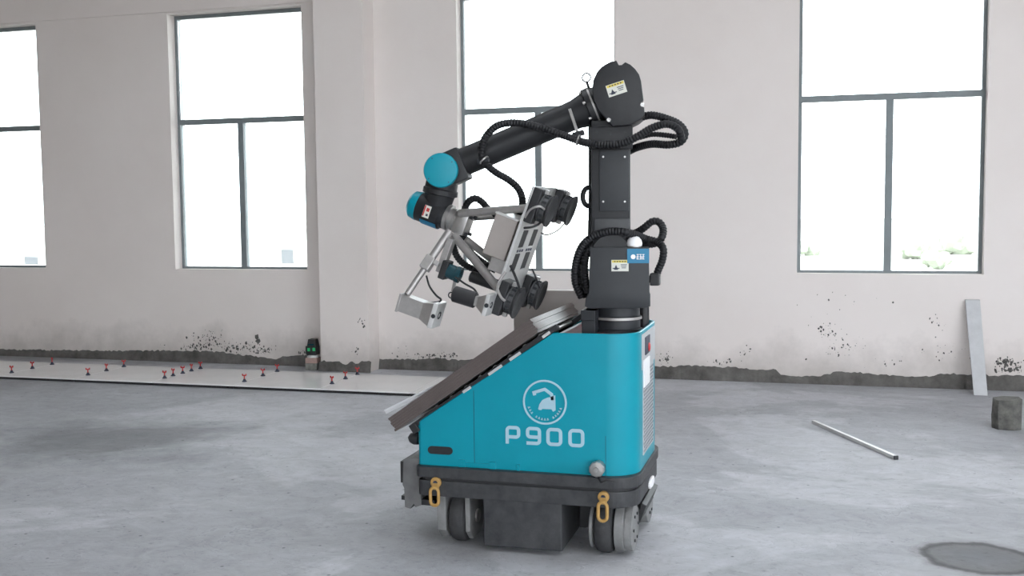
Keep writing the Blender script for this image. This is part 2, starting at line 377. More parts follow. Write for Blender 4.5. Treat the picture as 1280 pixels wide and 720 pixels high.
# bare mortar band along the foot of the wall, broken upper edge
def band(name, px, Y, Y0, x_lo=None, x_hi=None, label=None, axis=None):
    pts = [at(x, y, Y) for x, y in px]
    prof = [(p.x, max(.03, p.z)) for p in pts]
    if x_lo is not None: prof = [(x_lo, prof[0][1])] + prof
    if x_hi is not None: prof = prof + [(x_hi, prof[-1][1])]
    fine = []
    for (xa, za), (xb, zb) in zip(prof, prof[1:]):
        n = max(1, int((xb-xa)/.022))
        for k in range(n):
            t = k/n; fine.append((xa+(xb-xa)*t, za+(zb-za)*t + random.gauss(0, .0045)))
    fine.append(prof[-1])
    bm = new(); rows = []
    for x, z in fine:
        d = random.uniform(.0, .006)
        rows.append([bm.verts.new((x, Y0, z+.004)), bm.verts.new((x, Y-.002-d*.5, z)), bm.verts.new((x, Y-.012-d, z*.5)), bm.verts.new((x, Y-.022-d, .0))])
    for a, b in zip(rows, rows[1:]):
        for k in range(3): bm.faces.new((a[k], b[k], b[k+1], a[k+1]))
    return struct(obj(name, bm, 'mortar', origin=(0, 0, 0)), label)
band('baseboard_back', [(0, 437), (80, 438), (160, 438.5), (250, 439), (275, 440), (300, 444), (325, 446), (345, 450), (353, 446), (380, 444), (398, 445)], WY-.002, WY+.004, XL, None, 'bare grey mortar band at the foot of the wall')
band('baseboard_pilaster', [(399.5, 452), (424, 452), (432, 455.5), (440, 452), (448, 455), (452, 452), (464, 452)], PY-.002, PY+.004, PX0, PX1)
band('baseboard_right', [(482, 449), (500, 449), (520, 450), (545, 448), (570, 450), (640, 452), (800, 458), (822, 459), (868, 457), (893, 459), (920, 459.5), (940, 462), (970, 462.5), (976, 468), (985, 470.5), (1022, 471), (1034, 468), (1045, 465.5), (1068, 466), (1090, 468), (1112, 470), (1140, 471.5), (1165, 471), (1176, 467), (1200, 468), (1214, 469.5), (1240, 470), (1290, 470)], WY-.002, WY+.004, PX1, XR)

# dried mortar splashes thrown up on the plaster: uncountable flecks, one piece
bm = new()
def fleck(p, r):
    n = 7; c = bm.verts.new((p.x, p.y-.004, p.z))
    ring = [bm.verts.new((p.x + r*random.uniform(.5, 1.3)*math.cos(6.283*k/n), p.y-.0005, p.z + r*random.uniform(.6, 1.6)*math.sin(6.283*k/n))) for k in range(n)]
    for k in range(n): bm.faces.new((c, ring[k], ring[(k+1) % n]))
for cx, cy, sx, sy, n, Y, rs in ((262, 424, 16, 9, 46, WY, .012), (300, 434, 22, 6, 60, WY, .013), (330, 438, 12, 4, 34, WY, .011), (322, 424, 1.5, 4, 5, WY, .026), (245, 434, 26, 4, 30, WY, .011),
        (380, 440, 8, 3, 12, WY, .011), (452, 405, 5, 8, 8, PY, .011), (445, 440, 6, 5, 6, PY, .01), (832, 447, 8, 6, 16, WY, .012), (900, 453, 16, 4, 10, WY, .010), (930, 440, 8, 10, 7, WY, .009),
        (1030, 412, 14, 10, 24, WY, .009), (1050, 435, 25, 14, 26, WY, .008), (1110, 452, 12, 6, 6, WY, .008), (1258, 453, 14, 5, 55, WY, .011), (1262, 462, 14, 4, 40, WY, .011), (1172, 404, 8, 8, 7, WY, .008), (1180, 440, 25, 12, 12, WY, .008), (1060, 380, 60, 20, 7, WY, .008),
        (530, 446, 20, 3, 22, WY, .010), (560, 444, 12, 4, 20, WY, .010), (500, 438, 10, 6, 6, WY, .009)):
    for _ in range(int(n*1.6)):
        x = random.gauss(cx, sx*.6); y = random.gauss(cy, sy*.6)
        if Y == PY and not 402 < x < 461: continue
        if Y == WY and 396 < x < 483: continue
        fleck(at(x, y, Y), rs*random.choice((.25, .3, .4, .5, .6, .95)))
o = obj('mortar_splash', bm, 'splat', wall_back); o['kind'] = 'stuff'

# one laid row of 0.8 m floor tiles on a mortar bed blackened for the edge shadow, children of the floor
JX = [-8.76+.805*k for k in range(9)]; TY0, TY1 = 7.835, 8.635
tm = None
for a, b in zip(JX, JX[1:]):
    bm = new(); bx(bm, a+.004, b-.004, TY0+.004, TY1-.004, 0, .021); obj('mortar_bed', bm, 'bed', floor)
    if tm is None:
        bm = new(); bx(bm, a+.0015, b-.0015, TY0, TY1, .021, .032, .0012); t = obj('tile', bm, 'polished', floor, origin=((a+b)/2, (TY0+TY1)/2, .021)); tm = t.data
    else:
        t = bpy.data.objects.new('tile', tm); C.objects.link(t); t.parent = floor; t.location = ((a+b)/2, (TY0+TY1)/2, .021)

# outside: pale ground, a few shrubs and posts drowned in daylight
bm = new()
v = [bm.verts.new(p) for p in ((-120, -90, -.25), (120, -90, -.25), (120, 160, -.25), (-120, 160, -.25))]; bm.faces.new(v)
struct(obj('ground', bm, 'ground', origin=(0, 0, -.25)), 'pale dry open ground outside the windows')
for k, (x, y, s, lab) in enumerate(((1190, 316, .55, 'pale low shrub high in the right pane of the large window'), (1174, 334, .30, 'small pale shrub low in the right pane of the large window'), (1150, 322, .40, 'faint shrub right of the mullion of the large window'), (1006, 318, .35, 'faint shrub at the left edge of the large window'))):
    p = at(x, y, 24); p = at(x, y, Z=-.2) if True else p
    bm = new()
    for j in range(5):
        c = V((p.x+random.uniform(-s, s), p.y+random.uniform(-s, s)*.5, -.25+s*random.uniform(.5, .9)))
        r = bmesh.ops.create_icosphere(bm, subdivisions=2, radius=s*random.uniform(.6, .9), matrix=Matrix.Translation(c))
        for vv in r['verts']: vv.co += (vv.co-c)*random.uniform(-.25, .25)
    tag(obj('shrub', bm, 'foliage'), lab, 'shrub', 'shrubs outside the windows')
for x, y, lab in ((1092, 331, 'short outdoor post left of the mullion of the large window'), (1125, 331, 'short outdoor post right of the mullion of the large window'), (320, 331, 'short outdoor post beyond the window beside the pilaster')):
    p = at(x, y, Z=-.25); bm = new(); cyl(bm, p, p+V((0, 0, .32)), .05, .045, 10); box(bm, p+V((0, 0, .34)), (.13, .13, .04))
    tag(obj('fence_post', bm, 'pole'), lab, 'post', 'posts outside the windows')

# ================================================================== the robot
RY0, RY1 = 4.32, 4.98; YC = 4.65
RX0, RX1 = at(522, 560, RY0).x, -.703
ROOT = V(((RX0+RX1)/2, YC, 0))
rob = thing('tiling_robot', ROOT, 'teal and charcoal wheeled tiling robot with a jointed arm standing on concrete floor', 'robot')
ZB0 = .364; ZTOP = .974
s0 = at(521, 528, RY0); s1 = at(692, 417, RY0)
SX0, SZ0 = RX0, s0.z; SX1, SZ1 = s1.x, ZTOP
SLA = math.atan2(SZ1-SZ0, SX1-SX0)
def zt(x): return ZTOP if x >= SX1 else SZ0 + (x-SX0)*(SZ1-SZ0)/(SX1-SX0)
def outline(x0, x1, y0, y1, r, extra=(), rl=.02, n=10):
    """plan outline, counter-clockwise, right corners rounded by r"""
    pts = []
    def arc(cx, cy, rr, a0, a1):
        for k in range(n+1):
            a = a0+(a1-a0)*k/n; pts.append((cx+rr*math.cos(a), cy+rr*math.sin(a)))
    h = math.pi/2
    arc(x0+rl, y0+rl, rl, 2*h, 3*h)
    for e in sorted(extra): pts.append((e, y0))
    arc(x1-r, y0+r, r, -h, 0); arc(x1-r, y1-r, r, 0, h)
    for e in sorted(extra, reverse=True): pts.append((e, y1))
    arc(x0+rl, y1-rl, rl, h, 2*h)
    return pts
# body shell
o1 = outline(RX0, RX1, RY0, RY1, .13, (SX1,)); o2 = outline(RX0+.012, RX1-.012, RY0+.012, RY1-.012, .118, (SX1,), .01)
bm = new()
A = [bm.verts.new((x, y, ZB0)) for x, y in o1]; Bv = [bm.verts.new((x, y, zt(x)-.004)) for x, y in o1]
Bm = [bm.verts.new((x*.75+x2*.25, y*.75+y2*.25, zt(x))) for (x, y), (x2, y2) in zip(o1, o2)]
Cv = [bm.verts.new((x, y, zt(x)-.001)) for x, y in o2]; Dv = [bm.verts.new((x, y, zt(x)-.04)) for x, y in o2]
n = len(A)
for a, b in ((A, Bv), (Bv, Bm), (Bm, Cv), (Cv, Dv)):
    for k in range(n): bm.faces.new((a[k], a[(k+1) % n], b[(k+1) % n], b[k]))
bm.faces.new(A[::-1])
obj('body_shell', bm, 'teal', rob, True)
# top deck and sloped bed cover
bm = new(); d = [(x, y) for x, y in o2 if x >= SX1-1e-6]
prism(bm, [(x, y, ZTOP-.035) for x, y in d], (0, 0, .012)); obj('top_deck', bm, 'deck', rob)
ux = V((math.cos(SLA), 0, math.sin(SLA))); un = V((-math.sin(SLA), 0, math.cos(SLA)))
R_sl = Matrix(((ux.x, 0, un.x), (0, 1, 0), (ux.z, 0, un.z)))
ps = V((SX0, YC, SZ0)); LS = math.hypot(SX1-SX0, SZ1-SZ0)
bm = new(); box(bm, ps+ux*(LS/2)+un*-.02, (LS-.03, RY1-RY0-.03, .02), R_sl); obj('bed_plate', bm, 'dark', rob)
# the carrying rails along both sides, with pale pads
st0 = at(495, 539, 4.25); st1 = at(688, 405, 4.25)      # lower edge of the tile stack's near face
SA = math.atan2(st1.z-st0.z, st1.x-st0.x)
sx_ = V((math.cos(SA), 0, math.sin(SA))); sn = V((-math.sin(SA), 0, math.cos(SA)))
R_st = Matrix(((sx_.x, 0, sn.x), (0, 1, 0), (sx_.z, 0, sn.z)))
for ys in (RY0+.02, RY1-.02):
    bm = new(); pc = V((st0.x, ys, st0.z))
    box(bm, pc+sx_*.46+sn*-.021, (.80, .03, .022), R_st, .003); ra = obj('carrying_rail', bm, 'black', rob)
    for s, ln in ((.36, .045), (.52, .075), (.63, .06), (.80, .04)):
        bm = new(); box(bm, pc+sx_*s+sn*-.024+V((0, -.018 if ys < YC else .018, 0)), (ln, .008, .013), R_st, .002); obj('pad', bm, 'alu', ra)
    bm = new(); box(bm, pc+sx_*.05+sn*-.032, (.035, .05, .045), R_st, .004); obj('end_stop', bm, 'black', ra)
for k in range(9):
    bm = new(); cyl(bm, V((st0.x, RY0+.04, st0.z))+sx_*(.1+.083*k)+sn*-.014, V((st0.x, RY1-.04, st0.z))+sx_*(.1+.083*k)+sn*-.014, .012, seg=10); obj('roller', bm, 'steel', rob)
# rear guard panel behind the tile stack
g0 = at(643, 372, 5.08); g1 = at(735, 363, 5.08)
bm = new(); bx(bm, g0.x, g1.x+.05, 5.06, 5.09, .70, g1.z, .004); bx(bm, g0.x+.05, g1.x, 4.975, 5.065, .72, .80); obj('rear_guard', bm, 'taupe', rob)
# panel seams, slot handle, hinge plates
def pn(x, y): return at(x, y, RY0)
for (x, ya, yb) in ((592, 488, 581), (757, 545, 596)):
    a, b = pn(x, ya), pn(x, yb); bm = new(); bx(bm, a.x-.0014, a.x+.0014, RY0-.0006, RY0+.004, b.z, a.z); obj('panel_seam', bm, 'seam', rob)
a, b = pn(535, 562), pn(566, 563.5); hh = .0175
bm = new()
poly = [V((a.x+hh+hh*math.cos(t), RY0-.004, a.z+hh*math.sin(t))) for t in [math.pi/2+math.pi*k/8 for k in range(9)]] + [V((b.x-hh+hh*math.cos(t), RY0-.004, a.z+hh*math.sin(t))) for t in [-math.pi/2+math.pi*k/8 for k in range(9)]]
prism(bm, poly, (0, .006, 0)); obj('slot_handle', bm, 'black', rob)
for x0, x1, y0, y1 in ((574, 582, 574, 584), (612, 620, 577, 588), (646, 650, 580, 590)):
    a, b = pn(x0, y0), pn(x1, y1); bm = new(); bx(bm, a.x, b.x, RY0-.006, RY0+.002, b.z, a.z, .002); obj('hinge_plate', bm, 'teal', rob)
a, b = pn(582, 578), pn(612, 585); bm = new(); bx(bm, a.x, b.x, RY0-.004, RY0+.002, b.z, a.z, .001); obj('hinge_strip', bm, 'teal', rob)
# lettering
def stroke(bm, pts, wd, y, closed=False):
    """flat ribbon of width wd along pts (x, z), mitred, 3 mm thick"""
    P = [Vector((p[0], p[1])) for p in pts]
    Q = [P[0]]
    for p in P[1:]:
        if (p-Q[-1]).length > 1e-5: Q.append(p)
    if closed and (Q[0]-Q[-1]).length < 1e-5: Q.pop()
    P = Q; n = len(P); L_, R_ = [], []
    for i in range(n):
        d0 = (P[i]-P[i-1]).normalized() if (closed or i > 0) else (P[1]-P[0]).normalized()
        d1 = (P[(i+1) % n]-P[i]).normalized() if (closed or i < n-1) else d0
        nn = Vector((-(d0+d1).y, (d0+d1).x)).normalized(); c = max(.4, nn.dot(Vector((-d0.y, d0.x))))
        L_.append(P[i]+nn*(wd/2/c)); R_.append(P[i]-nn*(wd/2/c))
    f = lambda q, yy: bm.verts.new((q.x, yy, q.y))
    a = [f(q, y-.0015) for q in L_]; b = [f(q, y-.0015) for q in R_]; c_ = [f(q, y+.0015) for q in L_]; d_ = [f(q, y+.0015) for q in R_]
    for i in range(n if closed else n-1):
        k = (i+1) % n
        for q in ((a[i], a[k], b[k], b[i]), (c_[i], d_[i], d_[k], c_[k]), (a[i], c_[i], c_[k], a[k]), (b[i], b[k], d_[k], d_[i])): bm.faces.new(q)
    if not closed:
        bm.faces.new((a[0], b[0], d_[0], c_[0])); bm.faces.new((a[-1], c_[-1], d_[-1], b[-1]))
def rr(x0, x1, z0, z1, r, n=4, tl=True, tr=True, bl=True, br=True):
    out = []
    for cx, cz, a0, on in ((x1, z1, 0, tr), (x0, z1, 1, tl), (x0, z0, 2, bl), (x1, z0, 3, br)):
        if not on: out.append((cx, cz)); continue
        ccx = cx-r if cx == x1 else cx+r; ccz = cz-r if cz == z1 else cz+r
        for k in range(n+1):
            a = (a0+k/n)*math.pi/2; out.append((ccx+r*math.cos(a), ccz+r*math.sin(a)))
    return out
YL = RY0-.0015; SW = .0145
def cell(xl, yt, xr, yb):
    a, b = pn(xl, yt), pn(xr, yb); h_ = SW/2
    return a.x+h_, b.x-h_, b.z+h_, a.z-h_
zb_ = pn(681, 556.8).z+SW/2; zt_ = pn(681, 534.3).z-SW/2; zm_ = zb_+(zt_-zb_)*.36
x0, x1, _, _ = cell(632, 532, 650.5, 555)
bm = new(); r_ = .012; q4 = lambda cx, cz, a0, a1: [(cx+r_*math.cos(math.radians(a0+(a1-a0)*k/4)), cz+r_*math.sin(math.radians(a0+(a1-a0)*k/4))) for k in range(5)]
stroke(bm, [(x0, zb_-SW/2)] + q4(x0+r_, zt_-r_, 180, 90) + q4(x1-r_, zt_-r_, 90, 0) + q4(x1-r_, zm_+r_, 0, -90) + [(x0+SW/2, zm_)], SW, YL); obj('letter', bm, 'logo', rob)
x0, x1, _, _ = cell(657.5, 533, 676.5, 557)
bm = new(); stroke(bm, [(x1-SW/2, zm_+.004)] + q4(x0+r_, zm_+.004+r_, 270, 180) + q4(x0+r_, zt_-r_, 180, 90) + q4(x1-r_, zt_-r_, 90, 0) + q4(x1-r_, zb_+r_, 0, -90) + [(x0-SW/3, zb_)], SW, YL); obj('letter', bm, 'logo', rob)
for xa, xb in ((683, 703), (710.5, 730.5)):
    x0, x1, _, _ = cell(xa, 536, xb, 559); bm = new(); stroke(bm, rr(x0, x1, zb_, zt_, .014), SW, YL, True); obj('letter', bm, 'logo', rob)
# emblem: ring, little arm and cart, row of tiny marks under it
ec = pn(681, 502.8); er = (pn(708.5, 503).x-pn(653.7, 503).x)/2-.004
bm = new(); stroke(bm, [(ec.x+er*math.cos(6.2832*k/40), ec.z+er*math.sin(6.2832*k/40)) for k in range(40)], .008, YL, True); em = obj('emblem', bm, 'logo', rob)
bm = new()
def pe(x, y): p = pn(x, y); return (p.x, p.z)
stroke(bm, [pe(668.5, 494), pe(667.5, 490.5), pe(681, 486.5), pe(689.5, 493), pe(691, 500)], .013, YL)
prism(bm, [V((*pe(x, y)[:1], YL-.0015, pe(x, y)[1])) for x, y in ((673, 510.5), (674.5, 505), (678, 500), (683, 497.5), (688, 496), (694, 494), (694.5, 513), (691.5, 514.5), (689.5, 511.5), (678.5, 511), (676.5, 512.5), (673.5, 512))], (0, .003, 0))
obj('emblem_robot', bm, 'logo', em)
bm = new()
for k in range(15):
    if k in (3, 9): continue
    a = math.radians(200+140*k/14); c = V((ec.x+er*.80*math.cos(a), YL, ec.z+er*.80*math.sin(a)))
    box(bm, c, (.0045, .003, .009), Matrix.Rotation(-(a+math.pi/2), 3, 'Y'))
    box(bm, c+V((math.cos(a)*.003, 0, math.sin(a)*.003)), (.009, .003, .0025), Matrix.Rotation(-(a+math.pi/2), 3, 'Y'))
obj('emblem_lettering', bm, 'logo', em)['kind'] = 'stuff'
# right end face: grille, red beacon in a dark recess, white notice
bm = new(); bx(bm, RX1-.004, RX1+.003, 4.50, 4.80, .42, .80, .002); gr = obj('vent_grille', bm, 'mesh_grey', rob)
bm = new()
for i in range(22):
    for j in range(10):
        y = 4.515+.028*j+(.014 if i % 2 else 0); z = .435+.0165*i
        if y < 4.79: lathe(bm, (RX1+.0025, y, z), (1, 0, 0), [(0, .006), (.0012, .006)], 6)
h = obj('vent_holes', bm, 'ink', gr); h['kind'] = 'stuff'
bm = new(); bx(bm, RX1-.004, RX1+.002, 4.47, 4.86, .80, .955, .002); obj('end_panel', bm, 'mesh_grey', rob)
bm = new(); bx(bm, RX1-.002, RX1+.006, 4.55, 4.68, .855, .935, .004); bk = obj('beacon_recess', bm, 'ink', rob)
bm = new(); lathe(bm, (RX1+.004, 4.64, .882), (1, 0, 0), [(0, .020), (.004, .020), (.008, .014), (.009, .001)], 16); obj('red_button', bm, 'red', bk, True)
bm = new(); bx(bm, RX1+.001, RX1+.008, 4.50, 4.66, .72, .84, .002); obj('notice_plate', bm, 'white', rob)

# chassis
CX0 = at(521, 600, 4.30).x; CX1 = -.698
def slab(name, x0, x1, y0, y1, r, z0, z1, m, rl=.03):
    bm = new(); o_ = outline(x0, x1, y0, y1, r, (), rl)
    prism(bm, [(x, y, z0) for x, y in o_], (0, 0, z1-z0), .004); return obj(name, bm, m, rob)
slab('chassis_ledge', CX0-.002, CX1+.006, 4.285, 5.01, .12, .318, .366, 'chassis')
slab('chassis_seal', CX0+.02, CX1-.01, 4.30, 5.0, .11, .300, .322, 'black')
slab('chassis_frame', CX0+.005, CX1, 4.292, 5.005, .12, .234, .304, 'chassis')
a = at(605, 678, 4.30); b = at(703, 687, 4.30)
bm = new(); bx(bm, a.x, b.x, 4.294, 5.0, .028, .262, .006); obj('battery_skirt', bm, 'chassis', rob)
for q in ((b.x+.02, -.76, 4.55, 4.9, .06, .25), (CX0+.06, a.x-.03, 4.58, 4.9, .08, .25)):
    bm = new(); bx(bm, *q, .006); obj('drive_housing', bm, 'black', rob)
# left coupler block
bm = new()
prism(bm, [at(x, y, 4.33) for x, y in ((504, 576), (509, 573), (526, 572), (526, 632), (519, 634), (517, 630), (513, 636), (506, 634), (505, 610), (503, 606))], (0, .55, 0), .003)
cb = obj('coupler_block', bm, 'coupler', rob)
bm = new(); p = at(502, 590, 4.40); bx(bm, p.x-.006, p.x+.02, 4.40, 4.8, p.z-.05, p.z+.05, .003); p = at(501, 623, 4.40); bx(bm, p.x-.005, p.x+.03, 4.42, 4.5, p.z-.012, p.z+.008); obj('contact_plate', bm, 'black', cb)
bm = new(); p = at(535, 628, 4.34); bx(bm, p.x-.05, p.x+.03, 4.34, 4.5, p.z-.015, p.z+.012, .003); obj('tow_plate', bm, 'black', cb)
p = at(521, 548, 4.40); bm = new(); lathe(bm, p+V((.01, 0, .0)), (-1, 0, .05), [(0, .028), (.02, .03), (.04, .022), (.052, .004)], 16); obj('nose_sensor', bm, 'dark', rob, True)
# wheels
def wheel(name, x0, x1, yc, r, m):
    bm = new(); rd = min(.022, (x1-x0)*.3)
    lathe(bm, (x0, yc, r), (1, 0, 0), [(0, r*.55), (0, r-rd), (rd*.35, r-rd*.3), (rd, r), (x1-x0-rd, r), (x1-x0-rd*.35, r-rd*.3), (x1-x0, r-rd), (x1-x0, r*.55)], 36)
    t = obj(name, bm, m, rob, True); return t
def unit(xa, xb, yc, flip):
    t = wheel('wheel', xa, xb, yc, .118, 'rubber')
    bm = new(); cyl(bm, (xa-.035, yc, .118), (xb+.035, yc, .118), .03, seg=16); obj('axle', bm, 'steel', t)
wl = [at(560, 660, 4.33).x, at(580.5, 660, 4.33).x]; wr = [at(741.5, 675, 4.33).x, at(764.5, 675, 4.33).x]
for yc in (4.435, 4.87):
    unit(wl[0], wl[1], yc, 0); unit(wr[0], wr[1], yc, 1)
    # left fork plates
    for xa, xb in ((at(547, 640, 4.34).x, at(558, 640, 4.34).x), (at(582, 640, 4.34).x, at(588, 640, 4.34).x)):
        bm = new(); prism(bm, [V((xa, yc-.105, .236)), V((xa, yc-.10, .07)), V((xa, yc-.05, .025)), V((xa, yc+.05, .025)), V((xa, yc+.10, .07)), V((xa, yc+.105, .236))], (xb-xa, 0, 0), .004); obj('fork_plate', bm, 'grey_wheel', rob)
    bm = new(); bx(bm, at(547, 640, 4.34).x, at(588, 640, 4.34).x, yc-.10, yc+.10, .222, .24, .003); obj('fork_bridge', bm, 'grey_wheel', rob)
    # right hub motor: two stepped discs and thin inner plate
    xa = wr[1]+.006; xm = at(781, 660, 4.36).x; xb = at(791, 660, 4.36).x
    bm = new(); lathe(bm, (xa, yc, .118), (1, 0, 0), [(0, .098), (.004, .108), (xm-xa-.008, .108), (xm-xa-.004, .10), (xm-xa, .10), (xm-xa+.002, .104), (xb-xa-.004, .104), (xb-xa, .092)], 36); hm = obj('hub_motor', bm, 'grey_wheel', rob, True)
    for k in range(6):
        a_ = k*math.pi/3; bm = new(); lathe(bm, (xb-.001, yc+.06*math.cos(a_), .118+.06*math.sin(a_)), (1, 0, 0), [(0, .007), (.006, .007)], 6); obj('bolt', bm, 'dark', hm)
    bm = new(); lathe(bm, (wr[0]-.024, yc, .118), (1, 0, 0), [(0, .09), (.004, .10), (.016, .10), (.019, .09)], 36); obj('wheel_disc', bm, 'grey_wheel', rob, True)
    bm = new(); bx(bm, wr[0]-.02, xb-.01, yc-.07, yc+.07, .222, .24, .003); obj('fork_bridge', bm, 'grey_wheel', rob)
# shackles
for x, y in ((545, 603), (754.5, 621)):
    p = at(x, y, 4.285); bm = new(); yy = 4.27
    lathe(bm, p+V((0, .006, 0)), (0, -1, 0), [(0, .024), (.014, .024), (.016, .021), (.016, .010), (.010, .010)], 20, True)
    bx(bm, p.x-.013, p.x+.013, yy, 4.29, p.z-.03, p.z)
    lg = obj('shackle_lug', bm, 'brass', rob, True)
    bm = new(); z1 = p.z-.018; z0 = p.z-.098; hw = .019
    pts = [V((p.x+hw*math.cos(t), yy-.008, z1-hw+hw*math.sin(t))) for t in [math.pi*k/8 for k in range(9)]] + [V((p.x+hw*math.cos(t), yy-.008, z0+hw+hw*math.sin(t))) for t in [math.pi+math.pi*k/8 for k in range(9)]]
    tube(bm, pts, .0075, 8, closed=True); obj('shackle_link', bm, 'brass', lg, True)
    bm = new(); lathe(bm, p+V((0, -.004, 0)), (0, -1, 0), [(0, .010), (.010, .010)], 8); obj('pin', bm, 'ink', lg)
# round sensor knob at the front right corner
p = at(745.5, 587, 4.27); bm = new(); lathe(bm, p+V((0, .05, 0)), (0, -1, 0), [(0, .030), (.03, .034), (.05, .034), (.056, .029), (.058, .012), (.062, .010)], 10); kn = obj('round_sensor', bm, 'steel', rob)
bm = new(); tube(bm, spline([p+V((0, .03, -.025)), p+V((.02, -.005, -.05)), p+V((.05, -.01, -.04)), p+V((.08, .0, -.045))]), .005, 6); obj('sensor_cable', bm, 'black', kn, True)
# white end lamp and lower bumper flap
bm = new(); lathe(bm, (CX1-.004, 4.70, .25), (1, 0, 0), [(0, .024), (.010, .024), (.014, .018)], 16)
for v_ in bm.verts: v_.co.y = 4.70+(v_.co.y-4.70)*3.2
obj('end_lamp', bm, 'white', rob)
bm = new(); prism(bm, [V((-.71, 4.52, .20)), V((-.69, 4.52, .19)), V((-.72, 4.52, .11)), V((-.74, 4.52, .115))], (0, .36, 0), .003); obj('bumper_flap', bm, 'black', rob)

# ------------------------------------------------------------------ arm (turned a little towards the viewer's left)
PSI = math.radians(10); ae = V((math.cos(PSI), math.sin(PSI), 0)); an = V((math.sin(PSI), -math.cos(PSI), 0)); Ra = Matrix.Rotation(PSI, 3, 'Z')
AX = V((-.848, YC, 0))
def atp(x, y, off):
    d = FV + RV*((x-640)/FPX) + UV*((360-y)/FPX)
    return CAM + d*((AX+an*off-CAM).dot(an)/d.dot(an))
def abox(bm, x0, x1, y0, y1, off, depth, bevel=0, z0=None):
    a = atp(x0, (y0+y1)/2, off); b = atp(x1, (y0+y1)/2, off); t = atp((x0+x1)/2, y0, off).z; l = atp((x0+x1)/2, y1, off).z if z0 is None else z0
    c = (a+b)/2-an*(depth/2); c.z = (t+l)/2
    box(bm, c, ((b-a).xy.length, depth, abs(t-l)), Ra, bevel)
pb0 = at(744, 400, YC); pb1 = at(800, 400, YC); bc = V(((pb0.x+pb1.x)/2, YC, 0)); br_ = (pb1.x-pb0.x)/2
bm = new(); lathe(bm, (bc.x, YC, .94), (0, 0, 1), [(0, br_+.012), (.022, br_+.012), (.026, br_), (.062, br_), (.066, br_+.006), (.078, br_+.006), (.082, br_-.002), (.125, br_-.002)], 40)
pd_ = obj('arm_pedestal', bm, 'dark_plate', rob, True)
bm = new(); lathe(bm, (bc.x, YC, 1.006), (0, 0, 1), [(0, br_+.0075), (.012, br_+.0075)], 40); obj('steel_band', bm, 'tube', pd_, True)
a, b = at(727, 388, 4.50), at(744, 411, 4.50); bm = new(); bx(bm, a.x, b.x, 4.50, 4.62, .945, a.z, .004); bx(bm, a.x-.003, b.x+.001, 4.495, 4.6, a.z-.045, a.z, .003); obj('pedestal_bracket', bm, 'dark_plate', pd_)
p = at(805, 400, 4.78); bm = new(); cyl(bm, (p.x, 4.78, .94), (p.x, 4.78, 1.06), .024, seg=16, ch=.004); obj('power_plug', bm, 'black', pd_)
# turret box
Yt = .13
tp = [atp(x, y, Yt) for x, y in ((737.5, 309), (811, 309), (812, 365), (813, 368), (813, 383), (808, 385), (736, 386), (731, 383), (732, 374), (736, 366))]
bm = new(); prism(bm, tp, -an*.26, .005); tu = obj('turret_housing', bm, 'dark_plate', rob, True)
sh = atp(764, 312, .105); bm = new(); lathe(bm, sh-V((0, 0, .02)), -an, [(0, .085), (.01, .095), (.2, .095), (.21, .085)], 32); obj('shoulder_joint', bm, 'arm', rob, True)
bm = new(); abox(bm, 784, 811.5, 311, 329, Yt+.004, .005); bl = obj('blue_plate', bm, 'blue', tu)
bm = new(); c = atp(791.5, 321, Yt+.0045); lathe(bm, c, an, [(0, .0105), (.002, .0105)], 14)
for k in range(3):
    q = atp(797.2+3.5*k, 321, Yt+.0055)
    for dx, dz, sx2, sz2 in ((0, .010, .010, .003), (0, 0, .010, .003), (0, -.010, .010, .003), (0, 0, .003, .023), (.004 if k % 2 else -.004, -.004, .0025, .014)):
        box(bm, q+ae*dx+V((0, 0, dz)), (sx2, .002, sz2), Ra)
pl_ = obj('plate_lettering', bm, 'white', bl); pl_['kind'] = 'stuff'
def warning(ctr, wd, ht, ang, par):
    R = Ra @ Matrix.Rotation(-ang, 3, 'Y'); bm = new(); box(bm, ctr, (wd, .003, ht), R); s = obj('warning_sticker', bm, 'sticker', par)
    bm = new(); box(bm, ctr+R @ V((0, -.001, ht*.36)), (wd*.92, .003, ht*.2), R); st = obj('sticker_header', bm, 'yellow', s)
    bm = new()
    for k in range(5): box(bm, ctr+R @ V((wd*(-.3+.15*k), -.002, ht*.36)), (wd*.08, .003, ht*.09), R)
    for k in range(3): box(bm, ctr+R @ V((wd*.22, -.001, ht*(.08-.14*k))), (wd*(.36-.05*k), .003, ht*.06), R)
    q = [(-.36, -.36), (-.10, -.36), (-.23, .08)]
    prism(bm, [ctr+R @ V((wd*a_, -.0025, ht*b_)) for a_, b_ in q], -an*.002)
    box(bm, ctr+R @ V((-.23*wd, -.001, -.24*ht)), (wd*.4, .003, ht*.08), R)
    obj('sticker_print', bm, 'ink', s)['kind'] = 'stuff'
warning(atp(775, 332, Yt+.001), .075, .05, 0, tu)
p = atp(793, 309, .095); bm = new()
lathe(bm, (p.x, p.y, p.z-.01), (0, 0, 1), [(0, .030), (.018, .030)], 24); bcn = obj('lamp_socket', bm, 'steel', tu, True)
bm = new(); lathe(bm, (p.x, p.y, p.z+.006), (0, 0, 1), [(0, .034), (.012, .035), (.026, .031), (.038, .021), (.044, .009), (.045, .001)], 24); obj('white_dome', bm, 'white', bcn, True)
